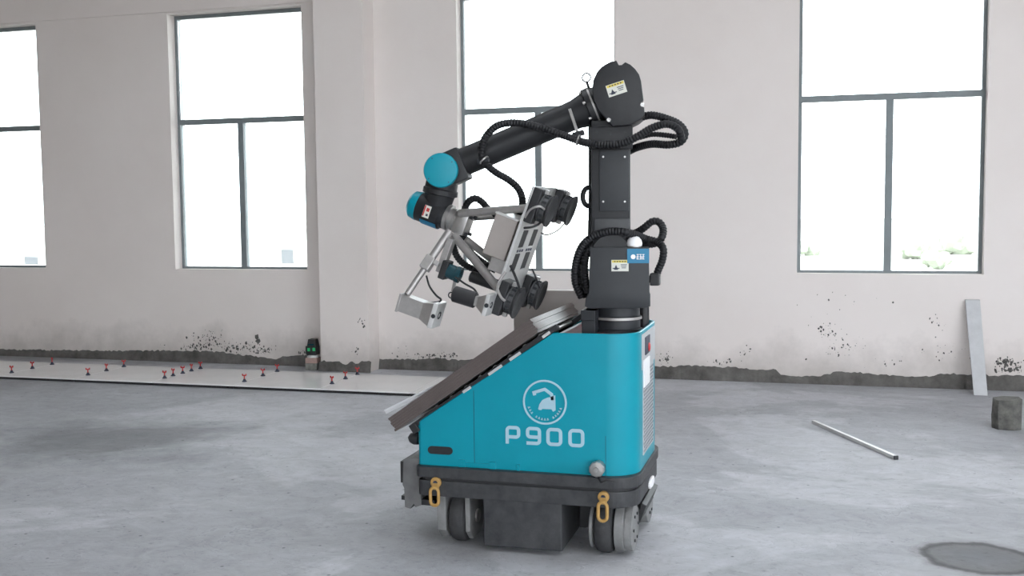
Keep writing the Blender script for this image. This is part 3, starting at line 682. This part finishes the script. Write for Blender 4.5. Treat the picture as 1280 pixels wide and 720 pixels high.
# lower arm column
Yk = .085
bm = new(); abox(bm, 739, 788, 150, 296, Yk, .17, .008); lc = obj('lower_arm', bm, 'arm', rob, True)
bm = new(); abox(bm, 749, 786, 188, 264, Yk+.012, .02, .003); cvp = obj('cover_plate', bm, 'dark_plate', lc, True)
for x, y in ((754, 196), (781, 196), (754, 252), (781, 252)):
    bm = new(); lathe(bm, atp(x, y, Yk+.012), an, [(0, .0045), (.003, .004)], 10); obj('screw', bm, 'alu', cvp)
bm = new(); abox(bm, 735, 791, 158, 186, Yk+.01, .19, .006); cl = obj('arm_collar', bm, 'arm', lc, True)
for x, y in ((746, 164.5), (763, 167), (781, 164.5)):
    bm = new(); lathe(bm, atp(x, y, Yk+.01), an, [(0, .006), (.004, .006)], 6); obj('bolt', bm, 'dark_plate', cl)
bm = new(); abox(bm, 743, 787, 273, 297, Yk+.006, .19, .004); obj('arm_foot', bm, 'dark', lc, True)
# upper joint housing
Yu = .13
up_ = [atp(x, y, Yu) for x, y in ((757, 80), (764, 76.5), (770.5, 75.5), (773.5, 81), (777, 81), (781.5, 77.5), (788, 80.5), (794, 86), (799, 93), (801.5, 101), (804.5, 125), (801.5, 128.5), (801.5, 132), (805.5, 134), (806, 145), (800, 150), (788, 156), (766, 158), (757, 148), (748, 138), (742, 125), (740, 112), (741.5, 100), (746, 90), (751, 84))]
bm = new(); prism(bm, up_, -an*.25, .007); uj = obj('upper_joint', bm, 'arm', rob, True)
warning(atp(770.5, 111, Yu+.001), .082, .052, math.radians(17), uj)
for x, y in ((803, 131), (761, 150)):
    bm = new(); lathe(bm, atp(x, y, Yu-.01), an, [(0, .009), (.01, .009)], 8); obj('bolt', bm, 'steel', uj)
# forearm
f0 = atp(748, 131, 0); f1 = atp(574, 205, 0); YE = f1.y-.015; fd = (f1-f0).normalized(); fL = (f1-f0).length
bm = new(); lathe(bm, f0-fd*.05, fd, [(0, .070), (.06, .086), (.075, .090), (.10, .090), (.105, .078), (.16, .066), (.20, .0645), (fL+.04, .0635)], 40); fa = obj('forearm', bm, 'arm', rob, True)
bm = new(); lathe(bm, f0+fd*.018, fd, [(0, .0915), (.008, .0915)], 40); obj('steel_ring', bm, 'tube', fa, True)
for k in range(7):
    a_ = k*2*math.pi/7; u, v_, _ = frame_of(fd); p = f0+fd*.05+(u*math.cos(a_)+v_*math.sin(a_))*.083
    bm = new(); lathe(bm, p, fd, [(0, .007), (.012, .007)], 6); obj('bolt', bm, 'steel', fa)
ey = atp(733, 97, 0); bm = new(); tube(bm, ring_pts(ey, (1, 0, 0), (0, 0, 1), .019, 20), .0035, 6, closed=True); cyl(bm, ey+V((.002, 0, -.02)), atp(736, 110, 0), .006, seg=8); obj('lifting_eye', bm, 'dark', fa, True)
# wrist bend
ec_ = at(551, 213, YE-.11)
bm = new(); lathe(bm, ec_-an*.002, -an, [(0, .070), (.008, .076), (.20, .076), (.21, .07)], 36); wb = obj('wrist_bend', bm, 'arm', rob, True)
bm = new(); lathe(bm, ec_-an*.006, an, [(0, .077), (.012, .077), (.018, .073), (.020, .060), (.021, .001)], 40); cp_ = obj('teal_cap', bm, 'teal', wb, True)
for k in range(4):
    a_ = .6+k*math.pi/2; bm = new(); lathe(bm, ec_+an*.0115+ae*.064*math.cos(a_)+V((0, 0, .064*math.sin(a_))), an, [(0, .003), (.003, .003)], 6); obj('screw', bm, 'ink', cp_)
bk_ = at(571, 208, YE+.012); R_f = Ra @ Matrix.Rotation(math.atan2(-fd.z, -fd.x)*-1, 3, 'Y')
bm = new(); box(bm, bk_, (.085, .15, .150), R_f, .012); obj('bend_flange', bm, 'arm', wb, True)
n0 = at(553, 226, YE); n1 = at(548, 253, YE); nd = (n1-n0).normalized()
bm = new(); lathe(bm, n0, nd, [(-.02, .072), (.035, .074), (.04, .080), (.062, .080), (.066, .070), (.085, .066), (.12, .06)], 32); obj('neck', bm, 'arm', wb, True)
TA = math.radians(20.5); ta = V((math.cos(TA), 0, -math.sin(TA))); tb = V((math.sin(TA), 0, math.cos(TA)))
wc0 = at(522, 257, YE); bm = new(); lathe(bm, wc0, ta, [(0, .062), (.012, .066), (.04, .066), (.045, .068), (.125, .068), (.132, .060), (.15, .058)], 36); wh = obj('wrist_housing', bm, 'arm', rob, True)
bm = new(); lathe(bm, wc0+ta*.012, -ta, [(0, .0675), (.006, .0675), (.034, .062), (.048, .046), (.054, .02), (.055, .001)], 36); obj('teal_end_cap', bm, 'teal', wh, True)
bm = new(); lathe(bm, wc0+ta*.15, ta, [(0, .058), (.002, .060), (.018, .060), (.022, .050), (.04, .050), (.043, .040), (.06, .040)], 32); obj('tool_flange', bm, 'steel', wh, True)
sc = wc0+ta*.075+V((0, -.0685, 0)); bm = new(); Rt = Matrix(((ta.x, 0, tb.x), (0, 1, 0), (ta.z, 0, tb.z)))
box(bm, sc+tb*-.002, (.032, .004, .056), Rt); s = obj('wrist_sticker', bm, 'sticker', wh)
bm = new(); box(bm, sc+ta*-.012+V((0, -.001, 0)), (.006, .004, .05), Rt); box(bm, sc+ta*.004+tb*.008+V((0, -.001, 0)), (.014, .004, .016), Rt); obj('sticker_mark', bm, 'red', s)['kind'] = 'stuff'
bm = new(); box(bm, sc+ta*.006+tb*-.016+V((0, -.001, 0)), (.01, .004, .01), Rt); obj('sticker_print', bm, 'ink', s)
bm = new(); lathe(bm, wc0+ta*.046, ta, [(0, .069), (.004, .0695), (.078, .0695), (.082, .069)], 36)
for v_ in list(bm.verts):
    pass
bmesh.ops.delete(bm, geom=[f for f in bm.faces if not (f.calc_center_median()-wc0).dot(tb) < -.048], context='FACES')
obj('blue_stripe', bm, 'blue', wh)

# ------------------------------------------------------------------ gripper frame
DG = .14                       # the whole gripper hangs this much nearer than the body's middle
GY0, GY1 = 4.455-DG, 4.865-DG
gt = at(667.5, 233, GY0); gb = at(611.5, 392, GY0); gl = (gt-gb).length; gx = (gt-gb).normalized()
ga = V((gx.z, 0, -gx.x)); Rg = Matrix(((ga.x, 0, gx.x), (0, 1, 0), (ga.z, 0, gx.z)))
def gp(s, a=0, Y=GY0): q = gb+gx*s+ga*a; return V((q.x, Y, q.z))
hub = wc0+ta*.235
bm = new(); box(bm, hub, (.06, .10, .10), Rt, .008); box(bm, hub+tb*.05+ta*.01, (.03, .05, .03), Rt, .004)
lathe(bm, hub-ta*.045, ta, [(0, .045), (.02, .045)], 24); gf = obj('gripper_hub', bm, 'steel', rob, True)
for q in ((.03, .04), (-.03, .04), (.03, -.04), (-.03, -.04)):
    bm = new(); cyl(bm, hub+V((0, q[0], 0))+tb*q[1]-ta*.03, hub+V((0, q[0], 0))+tb*q[1]+ta*.045, .008, seg=8); obj('bolt', bm, 'dark', gf)
def rod(p0, p1, r=.0175): bm = new(); cyl(bm, p0, p1, r, seg=16, ch=.003); return obj('frame_tube', bm, 'tube', gf, True)
rod(at(574, 266.5, 4.460), at(662, 260, 4.360)); rod(at(567, 294, 4.460), at(624, 362, 4.360), .0195)
rod(at(582, 299, 4.560), at(628, 335, 4.660)); rod(at(584, 272, 4.580), at(672, 266, 4.680))
# slotted plate: bars around four slots
PW = GY1-GY0; T = .008; bm = new()
def pbar(y0, y1, s0_, s1_): box(bm, gp((s0_+s1_)/2, 0, (y0+y1)/2), (T, y1-y0, s1_-s0_), Rg)
ya, yb, yc_, yd = GY0, GY0+.075, GY0+.165, GY0+.245
ye, yf = GY0+.335, GY1
rows = ((0, .19), (.275, .30), (.385, gl)); slots = ((.19, .275), (.30, .385))
for s_ in rows: pbar(ya, yf, *s_)
for s_ in slots:
    for q in ((ya, yb), (yc_, yd), (ye, yf)): pbar(*q, *s_)
gpl = obj('gripper_plate', bm, 'alu', gf)
for s_ in slots:
    for y0, y1 in ((yb, yc_), (yd, ye)):
        bm = new(); box(bm, gp((s_[0]+s_[1])/2, -.002, (y0+y1)/2), (.01, y1-y0-.006, s_[1]-s_[0]-.006), Rg, .003); obj('slot_insert', bm, 'hose', gpl)
bm = new()
for k in range(7):
    if k == 3: continue
    box(bm, gp(.2875, T/2+.0005, GY0+.09+.037*k), (.002, .024, .012), Rg)
obj('plate_lettering', bm, 'ink', gpl)['kind'] = 'stuff'
bm = new()
for Yq in (GY0+.004, GY1-.004):
    bm = new(); box(bm, gp(gl/2, -.005, Yq), (.005, .006, gl), Rg); obj('plate_flange', bm, 'alu', gpl)
# control box behind the plate
bm = new(); q = gp(.325, -.075, YC-DG-.02); box(bm, q, (.105, .30, .185), Rg, .005); gbx = obj('control_box', bm, 'taupe', gf)
bm = new(); box(bm, gp(.42, -.075, YC-DG-.02), (.11, .305, .008), Rg, .002); obj('box_lid', bm, 'alu', gbx)
bm = new(); box(bm, gp(.20, -.05, YC-DG), (.08, .28, .06), Rg, .004); obj('valve_block', bm, 'tube', gf)
# four suction heads
def head(s, Y, a0):
    bm = new(); box(bm, gp(s, a0+.020, Y), (.040, .12, .155), Rg, .006); hd = obj('suction_head', bm, 'black', gf)
    bm = new(); lathe(bm, gp(s, a0+.034, Y), ga, [(0, .054), (.008, .054), (.010, .062), (.015, .062), (.017, .056), (.036, .056), (.038, .062), (.043, .062)], 28); sb = obj('suction_body', bm, 'suction', hd, True)
    for k in range(12):
        a_ = k*math.pi/6; p = gp(s, a0+.061, Y)+(V((0, 1, 0))*math.cos(a_)+gx*math.sin(a_))*.058
        bm = new(); box(bm, p, (.020, .010, .010), Rg); obj('rib', bm, 'dark_plate', sb)
    bm = new(); lathe(bm, gp(s, a0+.075, Y), ga, [(0, .062), (.005, .068), (.012, .073), (.017, .073), (.016, .066), (.009, .055), (.007, .001)], 32); obj('suction_lip', bm, 'rubber', hd, True)
    for ds, da in ((.07, .048), (-.07, .05)):
        bm = new(); box(bm, gp(s+ds, a0+da, Y), (.018, .03, .018), Rg, .002); obj('clamp_ear', bm, 'steel', hd)
for s_h in (gl-.078, .082):
    for y_h in (GY0+.055, GY1+.045): head(s_h, y_h, .004)
bm = new(); box(bm, gp(gl-.078, -.004, GY1+.02), (.006, .17, .05), Rg, .001); obj('head_bracket', bm, 'alu', gf)
bm = new(); box(bm, gp(.082, -.004, GY1+.02), (.006, .17, .05), Rg, .001); obj('head_bracket', bm, 'alu', gf)
# small loops of vacuum line on the heads
def wire(pts, r=.0035, m='black', name='cable', par=None):
    bm = new(); tube(bm, spline(pts, 6), r, 6); return obj(name, bm, m, par or gf, True)
wire([at(656, 272, 4.290), at(663, 262, 4.280), at(674, 258, 4.280), at(681, 262, 4.310)], .005, 'tube', 'air_line')
wire([at(655, 285, 4.300), at(664, 284, 4.290), at(672, 281, 4.310), at(678, 276, 4.360)], .005)
wire([at(676, 291, 4.460), at(684, 293.5, 4.460), at(697, 288, 4.510), at(706, 279, 4.560)], .0028)
wire([at(638, 332, 4.300), at(643, 343, 4.290), at(648, 356, 4.290), at(650, 366, 4.300)], .006)
wire([at(665, 336, 4.460), at(669, 345, 4.460), at(672, 354, 4.480), at(675, 360, 4.520)], .004)
wire([at(632, 340, 4.290), at(625, 350, 4.280), at(622, 360, 4.280), at(626, 371, 4.280), at(631, 376, 4.290)], .006, 'tube', 'air_line')

# sensor boom to the lower left, with clamp and aluminium camera housing
b0 = at(561, 290, 4.440); b1 = at(534, 318, 4.360); b2_ = at(512, 369, 4.320)
b1 = b0.lerp(b2_, .40)
b0 = at(562, 289, 4.440); b2_ = at(509, 368, 4.320); bd = (b2_-b0).normalized()
bm = new(); cyl(bm, b0, b0+bd*.20, .018, seg=16); cyl(bm, b0+bd*.17, b2_, .0145, seg=16); bo = obj('sensor_boom', bm, 'tube', gf, True)
u, v_, d_ = frame_of(bd); Rb = Matrix((u, v_, d_)).transposed()
bm = new(); box(bm, b0+bd*.175, (.045, .05, .065), Rb, .005); box(bm, b0+bd*.155+u*.03, (.03, .03, .02), Rb, .003); obj('boom_clamp', bm, 'tube', bo)
def cam_housing(tail, tip, Y, hb, hm_, name, body_m, face_m, tailr=None):
    """box body running from tail to tip, flaring into a square hood with a pale face"""
    a = at(*tail, Y); b = at(*tip, Y); d = (b-a).normalized(); L = (b-a).length; up = V((-d.z, 0, d.x)) if d.x > 0 else V((d.z, 0, -d.x)); side = V((0, 1, 0))
    prof = [(0, hb*.95), (.004, hb), (L*.62, hb), (L*.66, hb*1.05), (L*.93, hm_*.97)]
    bm = new(); rings = []
    for s, r in prof: rings.append([bm.verts.new(a+d*s+side*(r*i)+up*(r*j)) for i, j in ((-1, -1), (1, -1), (1, 1), (-1, 1))])
    for p, q in zip(rings, rings[1:]):
        for k in range(4): bm.faces.new((p[k], p[(k+1) % 4], q[(k+1) % 4], q[k]))
    bm.faces.new(rings[0][::-1]); bm.faces.new(rings[-1])
    h = obj(name, bm, body_m, gf)
    R = Matrix(((d.x, 0, up.x), (0, 1, 0), (d.z, 0, up.z)))
    bm = new(); box(bm, a+d*(L*.96), (L*.12, hm_*2.04, hm_*2.04), R, .003); f = obj('hood', bm, face_m, h)
    bm = new(); lathe(bm, a+d*(L*.98)+side*-hm_*1.02, (0, -1, 0), [(0, .010), (.004, .009)], 12); obj('connector', bm, 'dark_plate', f)
    bm = new(); lathe(bm, a+d*(L*1.01), d, [(0, hm_*.32), (.004, hm_*.32), (.003, hm_*.25), (.0, .001)], 20); obj('lens', bm, 'dark_plate', f)
    bm = new(); box(bm, a+d*.004, (.010, hb*2.25, hb*2.25), R, .002); obj('end_plate', bm, body_m, h)
    return h
ch = cam_housing((501, 377), (548, 394), 4.32, .0375, .056, 'camera_housing', 'tube', 'alu')
wire([at(533, 345, 4.330), at(537, 358, 4.300), at(545, 369, 4.280), at(551, 374, 4.300), at(549, 377, 4.320), at(538, 379, 4.320)], .0045, 'black', 'cable', ch)
ch2 = cam_housing((570, 368), (613, 381), 4.27, .021, .046, 'light_housing', 'tube', 'alu')
bm = new(); cyl(bm, at(567, 367, 4.27), at(595, 375.5, 4.27), .036, seg=20, ch=.005); obj('light_body', bm, 'black', ch2, True)
wire([at(568, 345, 4.380), at(580, 354, 4.360), at(592, 361, 4.360), at(597, 368, 4.390)], .0045, 'black', 'cable', ch2)
bm = new(); q = at(564, 369, 4.420); tube(bm, ring_pts(q, (1, 0, 0), (0, 0, 1), .013, 14), .003, 6, closed=True); obj('wire_loop', bm, 'black', ch2, True)
# small teal-lensed camera on its bracket under the hub
a = at(557, 337, 4.410); b = at(575, 343, 4.410); bm = new()
bx_d = (b-a).normalized(); box(bm, a, (.03, .07, .085), Rt, .004); br2 = obj('camera_block', bm, 'black', gf)
bm = new(); lathe(bm, a+ta*.012, ta, [(0, .034), (.04, .034), (.044, .037), (.062, .037), (.064, .03)], 24); obj('lens_barrel', bm, 'camteal', br2, True)
bm = new(); p0, p1 = at(565, 298, 4.430), at(550, 340, 4.430); dd = (p1-p0).normalized(); Rk = Matrix(((dd.z*-1, 0, dd.x), (0, 1, 0), (dd.x, 0, dd.z)))
box(bm, (p0+p1)/2, (.03, .05, (p1-p0).length), Rk, .003); obj('camera_bracket', bm, 'tube', br2)
bm = new(); p0, p1 = at(570, 345, 4.460), at(566, 364, 4.460); cyl(bm, p0, p1, .008, seg=10); p2 = at(588, 352, 4.480)
obj('hanger_rod', bm, 'tube', br2, True)
# dark cylinder valve behind the lower tube
p0, p1 = at(588, 345, 4.540), at(622, 357, 4.540); bm = new(); cyl(bm, p0, p1, .027, seg=20, ch=.005); obj('vacuum_generator', bm, 'black', gf, True)

# ------------------------------------------------------------------ corrugated hoses and cables
def hose(pts, r, name='corrugated_hose', par=None, corr=.0014, step=.0065):
    bm = new(); P = resample(spline([at(*p) for p in pts], 14), step); tube(bm, P, r, 12, corr); return obj(name, bm, 'hose', par or rob, True)
hm1 = hose([(803, 146, 4.620), (815, 144, 4.600), (832, 148, 4.580), (848, 155, 4.560), (856, 166, 4.550), (851, 177, 4.550), (836, 181, 4.560), (815, 180, 4.600), (797, 184, 4.660), (786, 189, 4.740)], .0165)
hm2 = hose([(852, 175, 4.490), (848, 162, 4.480), (834, 155, 4.470), (815, 160, 4.470), (798, 170, 4.460), (778, 179, 4.460), (755, 181, 4.466), (735, 179, 4.481), (712, 172, 4.504), (688, 163.5, 4.486), (664, 156.5, 4.468), (640, 153.5, 4.450), (620, 158, 4.435), (606, 173, 4.425), (602, 190, 4.421), (606, 203, 4.434), (619, 215, 4.454), (636, 225, 4.477), (648, 236, 4.496), (653, 250, 4.520), (651, 263, 4.548), (640, 269.5, 4.570), (624, 269.5, 4.598), (611, 262, 4.618), (603, 253, 4.622), (594, 248, 4.615), (585, 253, 4.609), (580, 266, 4.605), (578, 283, 4.604), (580, 300, 4.605), (588, 315, 4.621), (602, 327, 4.641), (620, 338, 4.655)], .0165)
hm3 = hose([(799, 172, 4.60), (815, 168, 4.60), (832, 169, 4.58), (845, 171, 4.56)], .011)
hm4 = hose([(566, 302, 4.514), (570, 318, 4.537), (580, 330, 4.565), (596, 338, 4.587), (612, 342, 4.609)], .015)
# hoses round the turret
hose([(727, 372, 4.58), (719, 352, 4.56), (720, 328, 4.54), (728, 307, 4.53), (744, 294, 4.52), (766, 289, 4.52), (786, 291, 4.54), (806, 298, 4.64), (822, 303, 4.63), (829, 311, 4.60), (828, 325, 4.60), (822, 340, 4.60), (820, 350, 4.60)], .0165)
hose([(732, 366, 4.62), (727, 345, 4.60), (728, 322, 4.58), (740, 303, 4.56), (760, 297, 4.56), (784, 297, 4.60), (803, 304, 4.66), (816, 305, 4.66), (826, 299, 4.63), (829, 287, 4.66), (824, 278, 4.68), (815, 277, 4.68), (806, 284, 4.68), (797, 290, 4.70), (786, 294, 4.72)], .0165)
hose([(733, 372, 4.70), (724, 345, 4.70), (727, 315, 4.70), (744, 298, 4.70)], .0165)
hose([(735, 366, 4.58), (731, 345, 4.56), (732, 322, 4.55), (740, 308, 4.55), (756, 302, 4.58)], .0165)
bm = new(); p = at(819, 349, 4.60); box(bm, p, (.042, .05, .055), None, .006); bx(bm, p.x-.06, p.x-.0, 4.59, 4.63, p.z-.015, p.z+.015); obj('hose_fitting', bm, 'black', tu)
# upright conduit beside the lower arm with its lug
bm = new(); tube(bm, [at(741, 158, 4.70), at(741, 200, 4.70), at(741, 245, 4.70), at(740, 296, 4.70)], .020, 12); cdt = obj('conduit', bm, 'black', lc, True)
q = at(736, 246, 4.68); bm = new(); tube(bm, ring_pts(q, (1, 0, 0), (0, 0, 1), .035, 20, .8, 1.2), .012, 8, closed=True); obj('cable_loop', bm, 'black', cdt, True)
# hose clamps on the forearm
for (x, y, x2, y2, Yh) in ((601, 183, 603, 199, 4.435), (712, 136, 722, 166, 4.53)):
    a = at(x, y, Yh); b = at(x2, y2, Yh); d = (b-a).normalized(); L = (b-a).length; R = Matrix(((-d.z, 0, d.x), (0, 1, 0), (d.x, 0, d.z)))
    bm = new(); box(bm, (a+b)/2, (.012, .010, L), R, .001); hcl = obj('clamp_strap', bm, 'steel', fa)
    bm = new(); box(bm, b+V((.004, 0, -.005)), (.05, .035, .022), Matrix.Rotation(math.radians(-15), 3, 'Y'), .003); obj('clamp_base', bm, 'dark_plate', hcl)
for x, y, Yh in ((605, 200, 4.43), (723, 175, 4.50), (735, 301, 4.55)):
    q = at(x, y, Yh); bm = new(); tube(bm, ring_pts(q, V((.75, 0, .66)) if x < 700 else V((.35, 0, .94)), (0, 1, 0), .021, 18), .004, 6, closed=True); obj('hose_ring', bm, 'steel', fa, True)

# ================================================================== tiles stacked on the robot
NT = 6; tt = .0665/NT; T0 = V((st0.x, 4.25, st0.z))
names = ['lowest', 'second lowest', 'third lowest', 'third highest', 'second highest', 'topmost grey-brown']
tmesh = None
for k in range(NT):
    bm = new(); dx = (-.004, .003, 0, -.002, .003, .0)[k]
    c = T0+sx_*(.4+dx)+sn*(tt*(k+.5))+V((0, .4, 0))
    box(bm, c, (.80, .80, tt-.0003), R_st, .0005)
    tag(obj('floor_slab_tile', bm, 'slate'), '%s tile of the grey-brown tile stack leaning on the robot' % names[k], 'tile', 'tiles stacked on the robot')
# two added sheets, white in place of the window's reflection on the stack
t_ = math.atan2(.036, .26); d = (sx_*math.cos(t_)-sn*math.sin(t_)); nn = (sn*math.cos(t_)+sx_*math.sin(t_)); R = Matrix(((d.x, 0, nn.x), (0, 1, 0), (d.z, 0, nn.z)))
for k, (L, lab) in enumerate(((.24, 'lower white sheet standing in for a window glint at the low end of the robot stack'), (.23, 'upper white sheet standing in for a window glint at the low end of the robot stack'))):
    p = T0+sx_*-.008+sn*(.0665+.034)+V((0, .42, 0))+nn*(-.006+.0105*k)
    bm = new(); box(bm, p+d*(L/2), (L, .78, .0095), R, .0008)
    tag(obj('glint_sheet', bm, 'glint_white'), lab, 'tile', 'window glint sheets on the robot stack')

# ================================================================== small things in the room
# tile levelling clips standing in the joints
def clip_parts(root):
    bm = new(); lathe(bm, root.location, (0, 0, 1), [(0, .021), (.006, .021), (.010, .014), (.022, .010), (.026, .006)], 12); obj('base', bm, 'ink', root)
    p = root.location; bm = new(); lathe(bm, p+V((0, 0, .024)), (0, 0, 1), [(0, .006), (.026, .005)], 8)
    box(bm, p+V((0, 0, .055)), (.036, .010, .010), None, .003); box(bm, p+V((-.015, 0, .062)), (.008, .009, .014), None, .002); box(bm, p+V((.015, 0, .062)), (.008, .009, .014), None, .002)
    obj('red_cap', bm, 'red', root)
cl_rows = [(2, (7.99, 8.26, 8.53)), (3, (8.03, 8.29, 8.55)), (4, (8.03, 8.16, 8.31, 8.45, 8.60)), (5, (8.02, 8.34, 8.60)), (6, (8.08, 8.35, 8.60))]
jn = {2: 'first', 3: 'second', 4: 'third', 5: 'fourth', 6: 'fifth'}
first = None
for j, ys in cl_rows:
    pos = {3: ('nearest', 'middle', 'farthest'), 5: ('nearest', 'second nearest', 'middle', 'second farthest', 'farthest')}[len(ys)]
    for y, w_ in zip(ys, pos):
        lab = '%s red-capped levelling clip in the %s tile joint from the left' % (w_, jn[j]); loc = V((JX[j], y, .032))
        if first is None:
            first = thing('levelling_clip', loc, lab, 'tile clip', 'red levelling clips in the tile joints'); clip_parts(first)
        else:
            r = first.copy(); C.objects.link(r); r.location = loc; r['label'] = lab
            r.rotation_euler = (0, 0, random.uniform(-.6, .6))
            for c_ in first.children:
                d2 = c_.copy(); C.objects.link(d2); d2.parent = r
# laser level on two bricks beside the pilaster
bp = at(391.5, 463, Z=0); LYc = 8.99; bxx = at(391.8, 460, LYc).x
bm = new(); box(bm, (bxx, LYc, .032), (.118, .11, .064), None, .006); tag(obj('concrete_brick', bm, 'greybrick'), 'grey half brick on the floor under the pinkish brick by the pilaster', 'brick')
bm = new(); box(bm, (bxx-.003, LYc, .064+.027), (.120, .105, .054), Matrix.Rotation(.12, 3, 'Z'), .007); tag(obj('clay_brick', bm, 'pink'), 'pinkish half brick carrying the laser level by the pilaster', 'brick')
ll = thing('laser_level', V((bxx, LYc, .118)), 'black laser level with green lights on bricks beside the pilaster', 'laser level')
bm = new(); lathe(bm, (bxx, LYc, .118), (0, 0, 1), [(0, .058), (.012, .058), (.014, .045), (.022, .045)], 20); obj('base', bm, 'alu', ll)
bm = new(); box(bm, (bxx, LYc, .185), (.105, .09, .09), None, .012); bx(bm, bxx-.064, bxx-.045, LYc-.03, LYc+.03, .15, .225, .004); obj('body', bm, 'black', ll)
bm = new(); prism(bm, [V((bxx-.045, LYc-.04, .228)), V((bxx+.05, LYc-.04, .228)), V((bxx+.036, LYc-.04, .292)), V((bxx-.03, LYc-.04, .292))], (0, .08, 0), .006); obj('head', bm, 'black', ll)
for dx, dz in ((-.022, .005), (.032, .008)):
    bm = new(); box(bm, (bxx+dx, LYc-.046, .190+dz), (.026, .006, .030), None, .002); obj('green_light', bm, 'led', ll)
bm = new(); bx(bm, bxx-.03, bxx+.03, LYc-.045, LYc-.038, .235, .25, .001); obj('window_strip', bm, 'camteal', ll)
# aluminium straightedge lying on the floor
r0 = at(1016.5, 527, Z=.012); r1 = at(1120, 572, Z=.012); dd = (r1-r0).normalized(); side = V((-dd.y, dd.x, 0)); R = Matrix(((dd.x, side.x, 0), (dd.y, side.y, 0), (0, 0, 1)))
bm = new(); box(bm, (r0+r1)/2, ((r1-r0).length, .024, .022), R, .003); st = obj('straightedge', bm, 'alu'); tag(st, 'thin silver aluminium bar lying alone on the concrete floor', 'metal bar')
bm = new(); box(bm, r1, (.012, .026, .024), R, .002); obj('end_cap', bm, 'dark', st)
# board leaning on the wall
q0 = at(1217.5, 494, Z=0); q1 = at(1234.5, 494.5, Z=0); t0 = at(1206.5, 375, WY-.03); t1 = at(1225, 375, WY-.03)
bm = new(); yb_ = q0.y
poly = [V((q0.x, yb_, 0.0)), V((q1.x, yb_, 0.0)), V((t1.x, WY-.034, t0.z)), V((t0.x, WY-.034, t0.z))]
prism(bm, poly, (0, .028, .004), .002); tag(obj('leaning_board', bm, 'plank'), 'narrow pale grey board leaning against the back wall at right', 'board')
# broken concrete block
p = at(1260.5, 538, Z=0); bm = new(); hp = [(-.092, -.01), (-.06, -.07), (.03, -.085), (.085, -.045), (.088, .06), (-.02, .085), (-.085, .05)]
lo = [bm.verts.new((p.x+x, p.y+.075+y, 0)) for x, y in hp]; mi = [bm.verts.new((p.x+x*1.05+random.uniform(-.006, .006), p.y+.075+y*1.05, .10+random.uniform(-.02, .02))) for x, y in hp]; hi = [bm.verts.new((p.x+x*.96+random.uniform(-.006, .006), p.y+.075+y*.95, .205+random.uniform(-.012, .008))) for x, y in hp]
m_ = len(hp)
for a, b in ((lo, mi), (mi, hi)):
    for k in range(m_): bm.faces.new((a[k], a[(k+1) % m_], b[(k+1) % m_], b[k]))
bm.faces.new(lo[::-1]); bm.faces.new(hi)
bmesh.ops.bevel(bm, geom=bm.edges[:], offset=.003, segments=1, affect='EDGES')
tag(obj('concrete_block', bm, 'block'), 'rough dark concrete block standing on the floor at the right edge', 'concrete block')
